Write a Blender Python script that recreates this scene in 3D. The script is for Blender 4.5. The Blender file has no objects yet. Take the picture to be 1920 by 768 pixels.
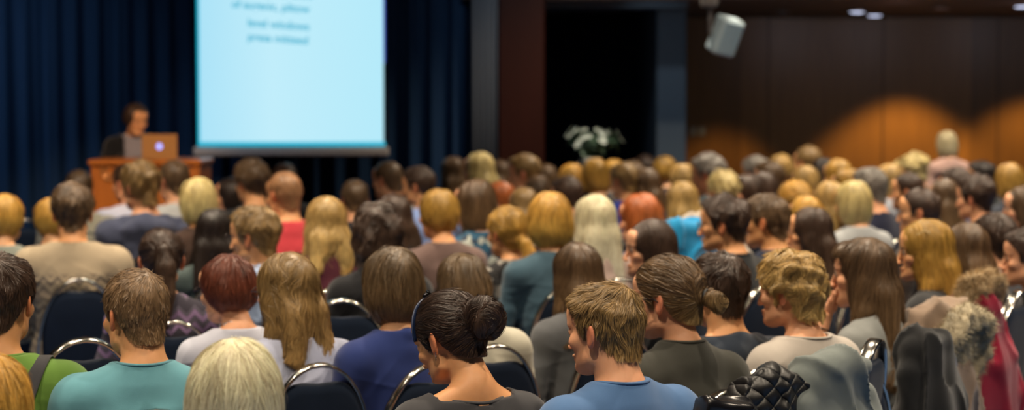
import bpy, math, random
import numpy as np
from mathutils import Matrix, Vector, Euler
PI = math.pi
COL = bpy.context.scene.collection
rng = np.random.default_rng(7)

# ------------------------------------------------------------------ camera numbers
FPX = 3733.0
CAM_Z = 1.73
PITCH = math.atan((384 - 178) / FPX)


def at(px, py, d):
    """world point seen at pixel px,py of the 1920x768 frame, d metres ahead"""
    a = PITCH + math.atan((py - 384) / FPX)
    z = CAM_Z - d * math.tan(a)
    zc = d * math.cos(PITCH) + (CAM_Z - z) * math.sin(PITCH)
    return ((px - 960) / FPX * zc, d, z)


# ------------------------------------------------------------------ distance fields
def smin(a, b, k):
    h = np.clip(0.5 + 0.5 * (b - a) / k, 0, 1)
    return b + (a - b) * h - k * h * (1 - h)


def noise3(x, y, z, freq, seed, n=6):
    r = np.random.default_rng(seed)
    s = 0
    for i in range(n):
        v = r.normal(size=3)
        v = v / np.linalg.norm(v) * freq * r.uniform(.6, 1.5)
        s = s + np.sin(x * v[0] + y * v[1] + z * v[2] + r.uniform(0, 6.28))
    return s / math.sqrt(n)


def rotm(rx=0, ry=0, rz=0):
    return np.array(Euler((rx, ry, rz)).to_matrix())


class Field:
    def __init__(s):
        s.ops = []

    def ell(s, c, r, k=.02, op='u', rot=None):
        c = np.array(c, float); r = np.array(r, float)
        R = None if rot is None else rotm(*rot).T
        m = max(r)

        def f(x, y, z):
            x = x - c[0]; y = y - c[1]; z = z - c[2]
            if R is not None:
                x, y, z = (R[0, 0]*x + R[0, 1]*y + R[0, 2]*z, R[1, 0]*x + R[1, 1]*y + R[1, 2]*z, R[2, 0]*x + R[2, 1]*y + R[2, 2]*z)
            k0 = np.sqrt((x/r[0])**2 + (y/r[1])**2 + (z/r[2])**2) + 1e-6
            k1 = np.sqrt((x/r[0]**2)**2 + (y/r[1]**2)**2 + (z/r[2]**2)**2) + 1e-6
            return k0 * (k0 - 1) / k1
        b = np.array([m]*3) if R is not None else r
        s.ops.append((op, f, c - b, c + b, k)); return s

    def cone(s, a, b, ra, rb, k=.02, op='u', sc=(1, 1, 1)):
        a = np.array(a, float); b = np.array(b, float); q = np.array(sc, float)
        a2 = a / q; d = (b - a) / q; dd = float(d @ d) + 1e-9

        def f(x, y, z):
            x = x/q[0] - a2[0]; y = y/q[1] - a2[1]; z = z/q[2] - a2[2]
            t = np.clip((x*d[0] + y*d[1] + z*d[2]) / dd, 0, 1)
            return (np.sqrt((x - t*d[0])**2 + (y - t*d[1])**2 + (z - t*d[2])**2) - (ra + (rb - ra)*t)) * min(q)
        m = max(ra, rb) * max(q)
        s.ops.append((op, f, np.minimum(a, b) - m, np.maximum(a, b) + m, k)); return s

    def chain(s, pts, rs, k=.02, op='u', sc=(1, 1, 1)):
        for i in range(len(pts) - 1):
            s.cone(pts[i], pts[i+1], rs[i], rs[i+1], k, op, sc)
        return s

    def fn(s, g, lo=None, hi=None):
        s.ops.append(('f', g, lo, hi, 0)); return s

    def ev(s, x, y, z):
        d = np.full(np.broadcast(x, y, z).shape, 1.0)
        for op, f, lo, hi, k in s.ops:
            if op == 'u': d = smin(d, f(x, y, z), k)
            elif op == 's': d = -smin(-d, f(x, y, z), k)
            elif op == 'i': d = -smin(-d, -f(x, y, z), k)
            elif lo is None: d = f(d, x, y, z)
            else: d = np.where((x > lo[0]) & (x < hi[0]) & (y > lo[1]) & (y < hi[1]) & (z > lo[2]) & (z < hi[2]), f(d, x, y, z), d)
        return d

    def grid(s, xs, ys, zs):
        D = np.full((len(xs), len(ys), len(zs)), 1.0, np.float32)
        ax = (xs, ys, zs)
        for op, f, lo, hi, k in s.ops:
            if op in 'us':
                mg = k + .035
                sl = tuple(slice(max(0, np.searchsorted(ax[i], lo[i]-mg)-1), np.searchsorted(ax[i], hi[i]+mg)+1) for i in range(3))
            elif op == 'f' and lo is not None:
                sl = tuple(slice(max(0, np.searchsorted(ax[i], lo[i])-1), np.searchsorted(ax[i], hi[i])+1) for i in range(3))
            else:
                sl = (slice(None),)*3
            x = xs[sl[0]][:, None, None]; y = ys[sl[1]][None, :, None]; z = zs[sl[2]][None, None, :]
            sub = D[sl]
            if sub.size == 0: continue
            if op == 'u': D[sl] = smin(sub, f(x, y, z), k)
            elif op == 's': D[sl] = -smin(-sub, f(x, y, z), k)
            elif op == 'i': D[sl] = -smin(-sub, -f(x, y, z), k)
            else: D[sl] = f(sub, x, y, z)
        return D

    def mesh(s, xs, ys, zs):
        xs, ys, zs = (np.asarray(a, float) for a in (xs, ys, zs))
        return nets(s.grid(xs, ys, zs), xs, ys, zs)

    def grad(s, p, e=.0015):
        g = np.zeros_like(p)
        for v in ((1, -1, -1), (-1, -1, 1), (-1, 1, -1), (1, 1, 1)):
            v = np.array(v, float)
            q = p + v * e
            g += v * s.ev(q[:, 0], q[:, 1], q[:, 2])[:, None]
        n = np.linalg.norm(g, axis=1, keepdims=True) + 1e-9
        return g / n


def axis(*segs):
    """axis((a, b, step), (b, c, step2)...)"""
    out = []
    for a, b, st in segs:
        n = max(1, int(round((b - a) / st)))
        out.extend(list(np.linspace(a, b, n + 1)[:-1]))
    out.append(segs[-1][1])
    return np.array(out)


def nets(F, xs, ys, zs):
    """naive surface nets on a rectilinear grid -> vertices, quads"""
    ins = F < 0
    n0, n1, n2 = F.shape
    c = np.zeros((n0-1, n1-1, n2-1), np.uint8)
    for i in (0, 1):
        for j in (0, 1):
            for k in (0, 1):
                c += ins[i:n0-1+i, j:n1-1+j, k:n2-1+k]
    act = (c > 0) & (c < 8)
    I, J, K = np.nonzero(act)
    idx = np.full(act.shape, -1, np.int64)
    idx[I, J, K] = np.arange(len(I))
    P = np.zeros((len(I), 3)); W = np.zeros(len(I))
    for ax in range(3):
        for u in (0, 1):
            for v in (0, 1):
                o = [0, 0, 0]; oth = [a for a in range(3) if a != ax]
                o[oth[0]] = u; o[oth[1]] = v
                e = list(o); e[ax] = 1
                fa = F[I+o[0], J+o[1], K+o[2]]; fb = F[I+e[0], J+e[1], K+e[2]]
                m = (fa < 0) != (fb < 0)
                t = np.where(m, fa / np.where(m, fa - fb, 1), 0)
                A = np.stack([xs[I+o[0]], ys[J+o[1]], zs[K+o[2]]], 1)
                B = np.stack([xs[I+e[0]], ys[J+e[1]], zs[K+e[2]]], 1)
                P += np.where(m[:, None], A + (B - A) * t[:, None], 0); W += m
    P /= W[:, None]
    Q = []
    for ax in range(3):
        sl0 = [slice(None)]*3; sl1 = [slice(None)]*3
        sl0[ax] = slice(0, -1); sl1[ax] = slice(1, None)
        a = ins[tuple(sl0)]; b = ins[tuple(sl1)]
        x = a != b
        i, j, k = np.nonzero(x)
        g = [i, j, k]; o1, o2 = [q for q in range(3) if q != ax]
        ok = (g[o1] > 0) & (g[o2] > 0) & (g[o1] < F.shape[o1]-1) & (g[o2] < F.shape[o2]-1)
        g = [q[ok] for q in g]
        flip = a[g[0], g[1], g[2]]
        if ax == 1: flip = ~flip
        def cell(d1, d2):
            h = list(g); h[o1] = h[o1] + d1; h[o2] = h[o2] + d2
            return idx[h[0], h[1], h[2]]
        q4 = np.stack([cell(-1, -1), cell(0, -1), cell(0, 0), cell(-1, 0)], 1)
        q4[~flip] = q4[~flip][:, ::-1]
        Q.append(q4)
    return P, np.concatenate(Q)


# ------------------------------------------------------------------ mesh output
def make_mesh(name, V, Q, attrs=None, smooth=True):
    """V (n,3), Q list of arrays of faces with the same size each"""
    me = bpy.data.meshes.new(name)
    V = np.asarray(V, np.float32)
    if isinstance(Q, np.ndarray): Q = [Q]
    Q = [np.asarray(q, np.int32) for q in Q if len(q)]
    me.vertices.add(len(V)); me.vertices.foreach_set('co', V.ravel())
    nl = sum(q.size for q in Q); nf = sum(len(q) for q in Q)
    me.loops.add(nl); me.polygons.add(nf)
    me.loops.foreach_set('vertex_index', np.concatenate([q.ravel() for q in Q]))
    sizes = np.concatenate([np.full(len(q), q.shape[1], np.int32) for q in Q])
    me.polygons.foreach_set('loop_start', np.concatenate([[0], np.cumsum(sizes)[:-1]]).astype(np.int32))
    me.polygons.foreach_set('use_smooth', np.full(nf, smooth))
    for k, a in (attrs or {}).items():
        at_ = me.attributes.new(k, 'FLOAT', 'POINT')
        at_.data.foreach_set('value', np.asarray(a, np.float32))
    me.update(calc_edges=True)
    return me


def add_obj(name, me, mat=None, parent=None, mw=None):
    o = bpy.data.objects.new(name, me)
    COL.objects.link(o)
    if parent is not None: o.parent = parent
    if mw is not None: o.matrix_local = mw
    if mat is not None:
        if not me.materials: me.materials.append(mat)
        o.material_slots[0].link = 'OBJECT'
        o.material_slots[0].material = mat
    return o


def thing(name, loc, rz=0, label=None, cat=None, group=None, scale=1.0):
    o = bpy.data.objects.new(name, None); COL.objects.link(o)
    o.empty_display_size = .1
    o.location = loc; o.rotation_euler = (0, 0, rz); o.scale = (scale,)*3
    return tag(o, label, cat, group)


def tag(o, label=None, cat=None, group=None, kind=None):
    if label: o['label'] = label
    if cat: o['category'] = cat
    if group: o['group'] = group
    if kind: o['kind'] = kind
    return o


class MB:
    """collects simple shapes into one mesh"""
    def __init__(s):
        s.V = []; s.F = {}; s.n = 0

    def raw(s, V, faces):
        V = np.asarray(V, float)
        for f in faces:
            s.F.setdefault(len(f), []).append([i + s.n for i in f])
        s.V.append(V); s.n += len(V); return s

    def quads(s, V, Q):
        s.F.setdefault(Q.shape[1], []).extend((Q + s.n).tolist())
        s.V.append(np.asarray(V, float)); s.n += len(V); return s

    def box(s, lo, hi, bev=0.0, M=None):
        lo = np.array(lo, float); hi = np.array(hi, float)
        b = min(bev, *(list((hi - lo) / 2.01)))
        if b <= 0:
            V = [[(lo, hi)[i][0], (lo, hi)[j][1], (lo, hi)[k][2]] for i in (0, 1) for j in (0, 1) for k in (0, 1)]
            Fc = [(0, 1, 3, 2), (4, 6, 7, 5), (0, 4, 5, 1), (2, 3, 7, 6), (0, 2, 6, 4), (1, 5, 7, 3)]
        else:
            V = []; ix = {}
            for i in (0, 1):
                for j in (0, 1):
                    for k in (0, 1):
                        c = np.array([(lo, hi)[i][0], (lo, hi)[j][1], (lo, hi)[k][2]])
                        sg = np.array([1 - 2*i, 1 - 2*j, 1 - 2*k]) * b
                        for a in range(3):
                            p = c + sg; p[a] = c[a]
                            ix[(i, j, k, a)] = len(V); V.append(p)
            Fc = []
            for a in range(3):
                o1, o2 = [q for q in range(3) if q != a]
                for sd in (0, 1):
                    loop = []
                    for u, v in ((0, 0), (1, 0), (1, 1), (0, 1)):
                        t = [0, 0, 0]; t[a] = sd; t[o1] = u; t[o2] = v
                        loop.append(ix[(*t, a)])
                    Fc.append(tuple(loop))
                for u in (0, 1):
                    for v in (0, 1):
                        t0 = [0, 0, 0]; t0[o1] = u; t0[o2] = v; t1 = list(t0); t1[a] = 1
                        Fc.append((ix[(*t0, o1)], ix[(*t1, o1)], ix[(*t1, o2)], ix[(*t0, o2)]))
            for i in (0, 1):
                for j in (0, 1):
                    for k in (0, 1):
                        Fc.append(tuple(ix[(i, j, k, a)] for a in range(3)))
        V = np.array(V)
        if M is not None: V = V @ np.array(M)[:3, :3].T + np.array(M)[:3, 3]
        return s.raw(V, Fc)

    def tube(s, pts, r, n=10, closed=False, flat=None, up=(0, 0, 1)):
        """sweep an ellipse (r, or flat=(ra,rb)) along pts"""
        P = np.array(pts, float); m = len(P)
        T = np.zeros_like(P)
        if closed: T = np.roll(P, -1, 0) - np.roll(P, 1, 0)
        else:
            T[1:-1] = P[2:] - P[:-2]; T[0] = P[1] - P[0]; T[-1] = P[-1] - P[-2]
        T /= np.linalg.norm(T, axis=1, keepdims=True) + 1e-12
        u = np.array(up, float)
        V = []
        rr = np.broadcast_to(np.asarray(r, float), (m,)) if flat is None else None
        prev = None
        for i in range(m):
            a = np.cross(T[i], u)
            if np.linalg.norm(a) < .05: a = prev if prev is not None else np.cross(T[i], (1, .1, 0))
            a = a / np.linalg.norm(a)
            if prev is not None and a @ prev < 0 and flat is None: a = -a
            prev = a
            b = np.cross(a, T[i])
            for k in range(n):
                t = 2*PI*k/n
                if flat is None: V.append(P[i] + rr[i]*(math.cos(t)*a + math.sin(t)*b))
                else:
                    ct, st = math.cos(t), math.sin(t)
                    e = .6
                    V.append(P[i] + flat[0]*math.copysign(abs(ct)**e, ct)*a + flat[1]*math.copysign(abs(st)**e, st)*b)
        F_ = []
        for i in range(m if closed else m-1):
            j = (i+1) % m
            for k in range(n):
                F_.append((i*n+k, i*n+(k+1) % n, j*n+(k+1) % n, j*n+k))
        if not closed:
            F_.append(tuple(range(n))[::-1]); F_.append(tuple((m-1)*n+k for k in range(n)))
        return s.raw(V, F_)

    def lathe(s, prof, n=24, c=(0, 0, 0)):
        V = []; m = len(prof)
        for r, z in prof:
            for k in range(n):
                t = 2*PI*k/n; V.append((c[0] + r*math.cos(t), c[1] + r*math.sin(t), c[2] + z))
        F_ = [(i*n+k, i*n+(k+1) % n, (i+1)*n+(k+1) % n, (i+1)*n+k) for i in range(m-1) for k in range(n)]
        F_.append(tuple(range(n))[::-1]); F_.append(tuple((m-1)*n+k for k in range(n)))
        return s.raw(V, F_)

    def mesh(s, name, smooth=False, recalc=True):
        me = make_mesh(name, np.concatenate(s.V), [np.array(q) for q in s.F.values()], smooth=smooth)
        if recalc:
            import bmesh
            bm = bmesh.new(); bm.from_mesh(me); bmesh.ops.recalc_face_normals(bm, faces=bm.faces[:]); bm.to_mesh(me); bm.free()
        if smooth == 'auto':
            me.set_sharp_from_angle(angle=math.radians(40))
        return me

    def build(s, name, mat, parent=None, smooth=False):
        return add_obj(name, s.mesh(name, smooth), mat, parent)


# ------------------------------------------------------------------ materials
def lin(h):
    if isinstance(h, str):
        h = h.lstrip('#'); c = [int(h[i:i+2], 16)/255 for i in (0, 2, 4)]
        return tuple(v/12.92 if v <= .04045 else ((v+.055)/1.055)**2.4 for v in c)
    return h


def mat_new(name):
    m = bpy.data.materials.new(name); m.use_nodes = True
    nt = m.node_tree; b = nt.nodes['Principled BSDF']
    return m, nt, b


def nd(nt, t, **kw):
    n = nt.nodes.new(t)
    for k, v in kw.items():
        if k in n.inputs: n.inputs[k].default_value = v
        else: setattr(n, k, v)
    return n


_mc = {}


def cloth(col, rough=.9, bump=.25, scale=900, sheen=.2, var=.12):
    key = ('cl', col, rough, bump, scale, sheen)
    if key in _mc: return _mc[key]
    m, nt, b = mat_new('cloth')
    c = lin(col)
    tc = nd(nt, 'ShaderNodeTexCoord')
    n1 = nd(nt, 'ShaderNodeTexNoise', Scale=scale, Detail=2.0)
    n2 = nd(nt, 'ShaderNodeTexNoise', Scale=14.0, Detail=3.0)
    nt.links.new(tc.outputs['Object'], n1.inputs['Vector']); nt.links.new(tc.outputs['Object'], n2.inputs['Vector'])
    mx = nd(nt, 'ShaderNodeMix', data_type='RGBA')
    mx.inputs[6].default_value = (*[v*(1-var) for v in c], 1); mx.inputs[7].default_value = (*[min(1, v*(1+var)+.002) for v in c], 1)
    nt.links.new(n2.outputs['Fac'], mx.inputs[0]); nt.links.new(mx.outputs[2], b.inputs['Base Color'])
    bp = nd(nt, 'ShaderNodeBump', Strength=bump, Distance=.002)
    nt.links.new(n1.outputs['Fac'], bp.inputs['Height']); nt.links.new(bp.outputs[0], b.inputs['Normal'])
    b.inputs['Roughness'].default_value = rough
    b.inputs['Sheen Weight'].default_value = sheen; b.inputs['Sheen Roughness'].default_value = .5
    b.inputs['Specular IOR Level'].default_value = .2
    _mc[key] = m
    return m


def plain(name, col, rough=.5, metal=0, noise=0, scale=40, emit=None, estr=0, spec=.5, bump=0):
    key = (name, col, rough, metal)
    if key in _mc: return _mc[key]
    m, nt, b = mat_new(name)
    c = lin(col)
    b.inputs['Base Color'].default_value = (*c, 1); b.inputs['Roughness'].default_value = rough
    b.inputs['Metallic'].default_value = metal; b.inputs['Specular IOR Level'].default_value = spec
    if noise or bump:
        tc = nd(nt, 'ShaderNodeTexCoord'); n = nd(nt, 'ShaderNodeTexNoise', Scale=float(scale), Detail=3.0)
        nt.links.new(tc.outputs['Object'], n.inputs['Vector'])
        if noise:
            mx = nd(nt, 'ShaderNodeMix', data_type='RGBA')
            mx.inputs[6].default_value = (*[v*(1-noise) for v in c], 1); mx.inputs[7].default_value = (*[min(1, v*(1+noise)) for v in c], 1)
            nt.links.new(n.outputs['Fac'], mx.inputs[0]); nt.links.new(mx.outputs[2], b.inputs['Base Color'])
        if bump:
            bp = nd(nt, 'ShaderNodeBump', Strength=bump, Distance=.004)
            nt.links.new(n.outputs['Fac'], bp.inputs['Height']); nt.links.new(bp.outputs[0], b.inputs['Normal'])
    if emit:
        b.inputs['Emission Color'].default_value = (*lin(emit), 1); b.inputs['Emission Strength'].default_value = estr
    _mc[key] = m
    return m


def hairmat(col, tip=None, rough=.42, spread=.6):
    key = ('hair', col, tip)
    if key in _mc: return _mc[key]
    m, nt, b = mat_new('hair')
    c = np.array(lin(col)); t = np.array(lin(tip)) if tip else c*1.15
    a = nd(nt, 'ShaderNodeAttribute', attribute_name='rnd')
    g = nd(nt, 'ShaderNodeAttribute', attribute_name='along')
    m1 = nd(nt, 'ShaderNodeMix', data_type='RGBA')
    m1.inputs[6].default_value = (*(c*(1-spread)), 1); m1.inputs[7].default_value = (*np.minimum(c*(1+spread), 1), 1)
    m2 = nd(nt, 'ShaderNodeMix', data_type='RGBA')
    m2.inputs[6].default_value = (*(t*(1-spread*.7)), 1); m2.inputs[7].default_value = (*np.minimum(t*(1+spread), 1), 1)
    nt.links.new(a.outputs['Fac'], m1.inputs[0]); nt.links.new(a.outputs['Fac'], m2.inputs[0])
    m3 = nd(nt, 'ShaderNodeMix', data_type='RGBA')
    nt.links.new(g.outputs['Fac'], m3.inputs[0]); nt.links.new(m1.outputs[2], m3.inputs[6]); nt.links.new(m2.outputs[2], m3.inputs[7])
    nt.links.new(m3.outputs[2], b.inputs['Base Color'])
    b.inputs['Roughness'].default_value = rough
    b.inputs['Specular IOR Level'].default_value = .45
    _mc[key] = m
    return m


def skinmat(col):
    key = ('skin', col)
    if key in _mc: return _mc[key]
    m, nt, b = mat_new('skin')
    c = np.array(lin(col))
    tc = nd(nt, 'ShaderNodeTexCoord'); n = nd(nt, 'ShaderNodeTexNoise', Scale=38.0, Detail=4.0)
    nt.links.new(tc.outputs['Object'], n.inputs['Vector'])
    m1 = nd(nt, 'ShaderNodeMix', data_type='RGBA')
    m1.inputs[6].default_value = (*(c*np.array((.9, .84, .82))), 1); m1.inputs[7].default_value = (*np.minimum(c*1.08, 1), 1)
    nt.links.new(n.outputs['Fac'], m1.inputs[0])
    a = nd(nt, 'ShaderNodeAttribute', attribute_name='tint')
    m2 = nd(nt, 'ShaderNodeMix', data_type='RGBA')
    m2.inputs[7].default_value = (*(c*np.array((.85, .42, .40))), 1)
    nt.links.new(a.outputs['Fac'], m2.inputs[0]); nt.links.new(m1.outputs[2], m2.inputs[6])
    nt.links.new(m2.outputs[2], b.inputs['Base Color'])
    b.inputs['Roughness'].default_value = .5; b.inputs['Specular IOR Level'].default_value = .35
    b.inputs['Subsurface Weight'].default_value = .08
    b.inputs['Subsurface Radius'].default_value = (1, .3, .15); b.inputs['Subsurface Scale'].default_value = .012
    n2 = nd(nt, 'ShaderNodeTexNoise', Scale=420.0, Detail=2.0)
    nt.links.new(tc.outputs['Object'], n2.inputs['Vector'])
    bp = nd(nt, 'ShaderNodeBump', Strength=.12, Distance=.001)
    nt.links.new(n2.outputs['Fac'], bp.inputs['Height']); nt.links.new(bp.outputs[0], b.inputs['Normal'])
    _mc[key] = m
    return m
ZO = 1.155          # height of the head centre of a seated person


def head_field(F, sex):
    m = sex == 'm'
    F.ell((0, -.012, .030), (.0755, .095, .083), .01)
    F.ell((0, .028, -.042), (.057 if m else .054, .058, .070), .03)
    F.cone((-.046, .008, -.068), (-.012, .072, -.098), .016, .016, .03)
    F.cone((.046, .008, -.068), (.012, .072, -.098), .016, .016, .03)
    F.ell((0, .078, -.100 if m else -.096), (.016, .014, .014), .02)
    F.ell((0, .072, .020), (.052, .016, .012 if m else .008), .02)
    F.ell((0, .066, .050), (.055, .026, .035), .02)
    for s in (-1, 1):
        F.ell((s*.042, .056, -.024), (.022, .022, .018), .02)
        F.ell((s*.033, .098, .004), (.016, .014, .011), .012, 's')
        F.ell((s*.032, .0735, .002), (.0145, .0125, .0125), .004)
    F.cone((0, .085, .012), (0, .1055, -.034), .006, .0092, .012)
    for s in (-1, 1): F.ell((s*.011, .101, -.039), (.008, .010, .007), .006)
    F.ell((0, .090, -.062), (.022, .010, .006), .006)
    F.ell((0, .087, -.073), (.019, .010, .007), .005)
    F.ell((0, .1005, -.0675), (.018, .008, .0007), .003, 's')
    # ears
    for s in (-1, 1):
        r = (0, 0, s*-.42)
        F.ell((s*.079, -.016, -.008), (.0062, .0170, .028), .005, rot=(.15, 0, s*.42))
        F.ell((s*.076, -.012, -.028), (.007, .011, .014), .005, rot=(.15, 0, s*.35))
        F.ell((s*.0865, -.011, -.007), (.0045, .009, .018), .004, 's', rot=(.15, 0, s*.42))
    # neck
    r0, r1 = (.056, .062) if m else (.046, .050)
    F.cone((0, -.022, -.055), (0, -.048, -.185), r0, r1, .02)
    return F


def torso_field(F, sex, inf=0.0, k=.03, pose='sit', sx=None):
    """inf: inflation (cloth)"""
    m = sex == 'm'
    sx = sx or (.178 if m else .155)
    sr = (.058 if m else .049) + inf
    F.cone((0, -.052, -.155), (-sx*.86, -.05, -.222), .048+inf*.6, .050+inf, .035)
    F.cone((0, -.052, -.155), (sx*.86, -.05, -.222), .048+inf*.6, .050+inf, .035)
    F.ell((0, -.045, -.31), ((.165 if m else .140)+inf, (.112 if m else .100)+inf, .155+inf), .05)
    F.ell((0, -.035, -.45), ((.150 if m else .130)+inf, .110+inf, .18+inf), .05)
    F.ell((0, -.015, -.60), ((.170 if m else .175)+inf, .135+inf, .105+inf), .05)
    if not m:
        for s in (-1, 1): F.ell((s*.065, .045, -.345), (.055+inf, .05+inf, .055+inf), .03)
    for s in (-1, 1): F.ell((s*sx, -.05, -.232), (sr, sr, sr*1.1), .03)
    return sx


ARMS = {
    'lap': ((.060, -.012, -.285), (.235, -.02, -.50), (.085, .235, -.505)),
    'chin': (None, (.13, .17, -.42), (.035, .125, -.155)),
    'podium': (None, (.25, .10, -.46), (.20, .36, -.44)),
    'stand': (None, (.23, -.06, -.52), (.23, .05, -.76)),
}


def arm_pts(sex, side, pose, sx):
    e, w = ARMS[pose][1:]
    return (side*sx, -.05, -.235), (side*e[0], e[1], e[2]), (side*w[0], w[1], w[2])


def legs_pts(s, stand):
    if stand:
        return ((s*.09, -.02, -.68), (s*.10, -.0, -1.10), (s*.11, -.03, -1.52), (s*.12, .09, -1.56))
    return ((s*.09, .02, -.615), (s*.115, .43, -.62), (s*.115, .46, -1.06), (s*.125, .60, -1.118))


def body_field(sex, poses, stand=False):
    F = Field(); m = sex == 'm'
    sx = torso_field(F, sex)
    for s, p in zip((-1, 1), poses):
        S, E, W = arm_pts(sex, s, p, sx)
        q = 1.0 if m else .82
        F.cone(S, E, .048*q, .038*q, .03); F.cone(E, W, .038*q, .024*q, .012)
    for s in (-1, 1):
        a, b, c, t = legs_pts(s, stand)
        F.chain([a, b, c], [.082, .056, .037], .025)
        F.cone(c, t, .034, .028, .02)
    head_field(F, sex)
    return F


def hand_field(side):
    """right hand (side=1) palm down, fingers along +y, thumb towards the body middle (-x)"""
    F = Field(); s = side
    F.cone((0, -.02, 0), (0, .02, 0), .021, .022, .01, sc=(1.15, 1, .8))
    F.cone((-s*.020, .03, 0), (-s*.022, .078, .002), .014, .011, .012, sc=(1, 1, .95))
    F.cone((0, .025, 0), (-s*.004, .080, .003), .015, .011, .012, sc=(1.1, 1, .95))
    F.cone((s*.020, .03, 0), (s*.020, .076, .001), .014, .010, .012, sc=(1, 1, .95))
    for i, (x0, L) in enumerate(((-.030, .070), (-.011, .079), (.009, .074), (.027, .058))):
        p = np.array((s*x0, .080 - (i == 3)*.008, .003)); a = -.25 - .05*i; r = .0085 - .0007*(i == 3)
        for j, f in enumerate((.45, .31, .24)):
            q = p + L*f*np.array((s*(x0*.9)*.25, math.cos(a), math.sin(a)))
            F.cone(p, q, r, r-.0009, .003); p = q; r -= .0009; a -= .38 + .04*i
    F.chain([(-s*.016, .018, -.005), (-s*.040, .050, -.012), (-s*.050, .078, -.017), (-s*.052, .100, -.021)], [.014, .011, .0095, .008], .006)
    return F


_tc = {}


def hand_mesh(side, hi):
    key = ('hand', side, hi)
    if key not in _tc:
        st = .0028 if hi else .0062
        _tc[key] = hand_field(side).mesh(axis((-.08, .08, st)), axis((-.05, .19, st)), axis((-.09, .05, st)))
    return _tc[key]


def body_template(sex, poses, hi, stand=False):
    key = ('body', sex, poses, hi, stand)
    if key in _tc: return _tc[key]
    F = body_field(sex, poses, stand)
    a, b = (.0040, .016) if hi else (.0078, .022)
    xs = axis((-.34, -.096, b), (-.096, .096, a), (.096, .34, b))
    if stand: ys = axis((-.22, -.115, b), (-.115, .13, a), (.13, .50, b)); zs = axis((-1.62, -.2, b), (-.2, .13, a))
    else: ys = axis((-.22, -.115, b), (-.115, .13, a), (.13, .70, b)); zs = axis((-1.16, -.2, b), (-.2, .13, a))
    V, Q = F.mesh(xs, ys, zs)
    x, y, z = V.T
    tint = np.zeros(len(V))
    ear = (np.abs(x) > .0745) & (np.abs(z+.01) < .045) & (np.abs(y+.016) < .03)
    tint[ear] = .62
    lip = np.exp(-((x/.020)**2 + ((z+.0675)/.0085)**2)**1.5) * (y > .085)
    tint = np.maximum(tint, .50*lip)
    tint = np.maximum(tint, .25*np.exp(-(((np.abs(x)-.04)/.02)**2 + ((z+.03)/.018)**2)) * (y > .05))
    tint = np.maximum(tint, .25*np.exp(-((x/.014)**2 + ((z+.036)/.014)**2)) * (y > .095))
    _tc[key] = (V, Q, tint)
    return _tc[key]


def head_rot(yaw, pitch, roll):
    """yaw>0 turns to the person's left, pitch>0 nods down"""
    return np.array((Euler((0, 0, yaw)).to_matrix() @ Euler((-pitch, 0, 0)).to_matrix() @ Euler((0, roll, 0)).to_matrix()))


PIV = np.array((0, -.03, -.085))


def deform(V, yaw, pitch, roll, lo=-.175, hi=-.07, wmin=0.0):
    """turn the head, easing out down the neck"""
    w = np.clip((V[:, 2] - lo)/(hi - lo), 0, 1); w = w*w*(3-2*w); w = wmin + (1-wmin)*w
    out = V.copy()
    NB = 24
    for b in range(NB+1):
        t = b/NB
        m = np.abs(w*NB - b) < 1
        if not m.any(): continue
        R = head_rot(yaw*t, pitch*t, roll*t)
        wt = 1 - np.abs(w[m]*NB - b)
        p = (V[m]-PIV) @ R.T + PIV
        if b == 0 or True:
            acc = out[m]*0
        if 'A' not in locals(): A = np.zeros_like(V)
        A[m] += p*wt[:, None]
    return A


def head_matrix(yaw, pitch, roll):
    R = Matrix(head_rot(yaw, pitch, roll).tolist()).to_4x4()
    P = Matrix.Translation(Vector(PIV) + Vector((0, 0, ZO)))
    return P @ R @ Matrix.Translation(-Vector(PIV))


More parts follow.
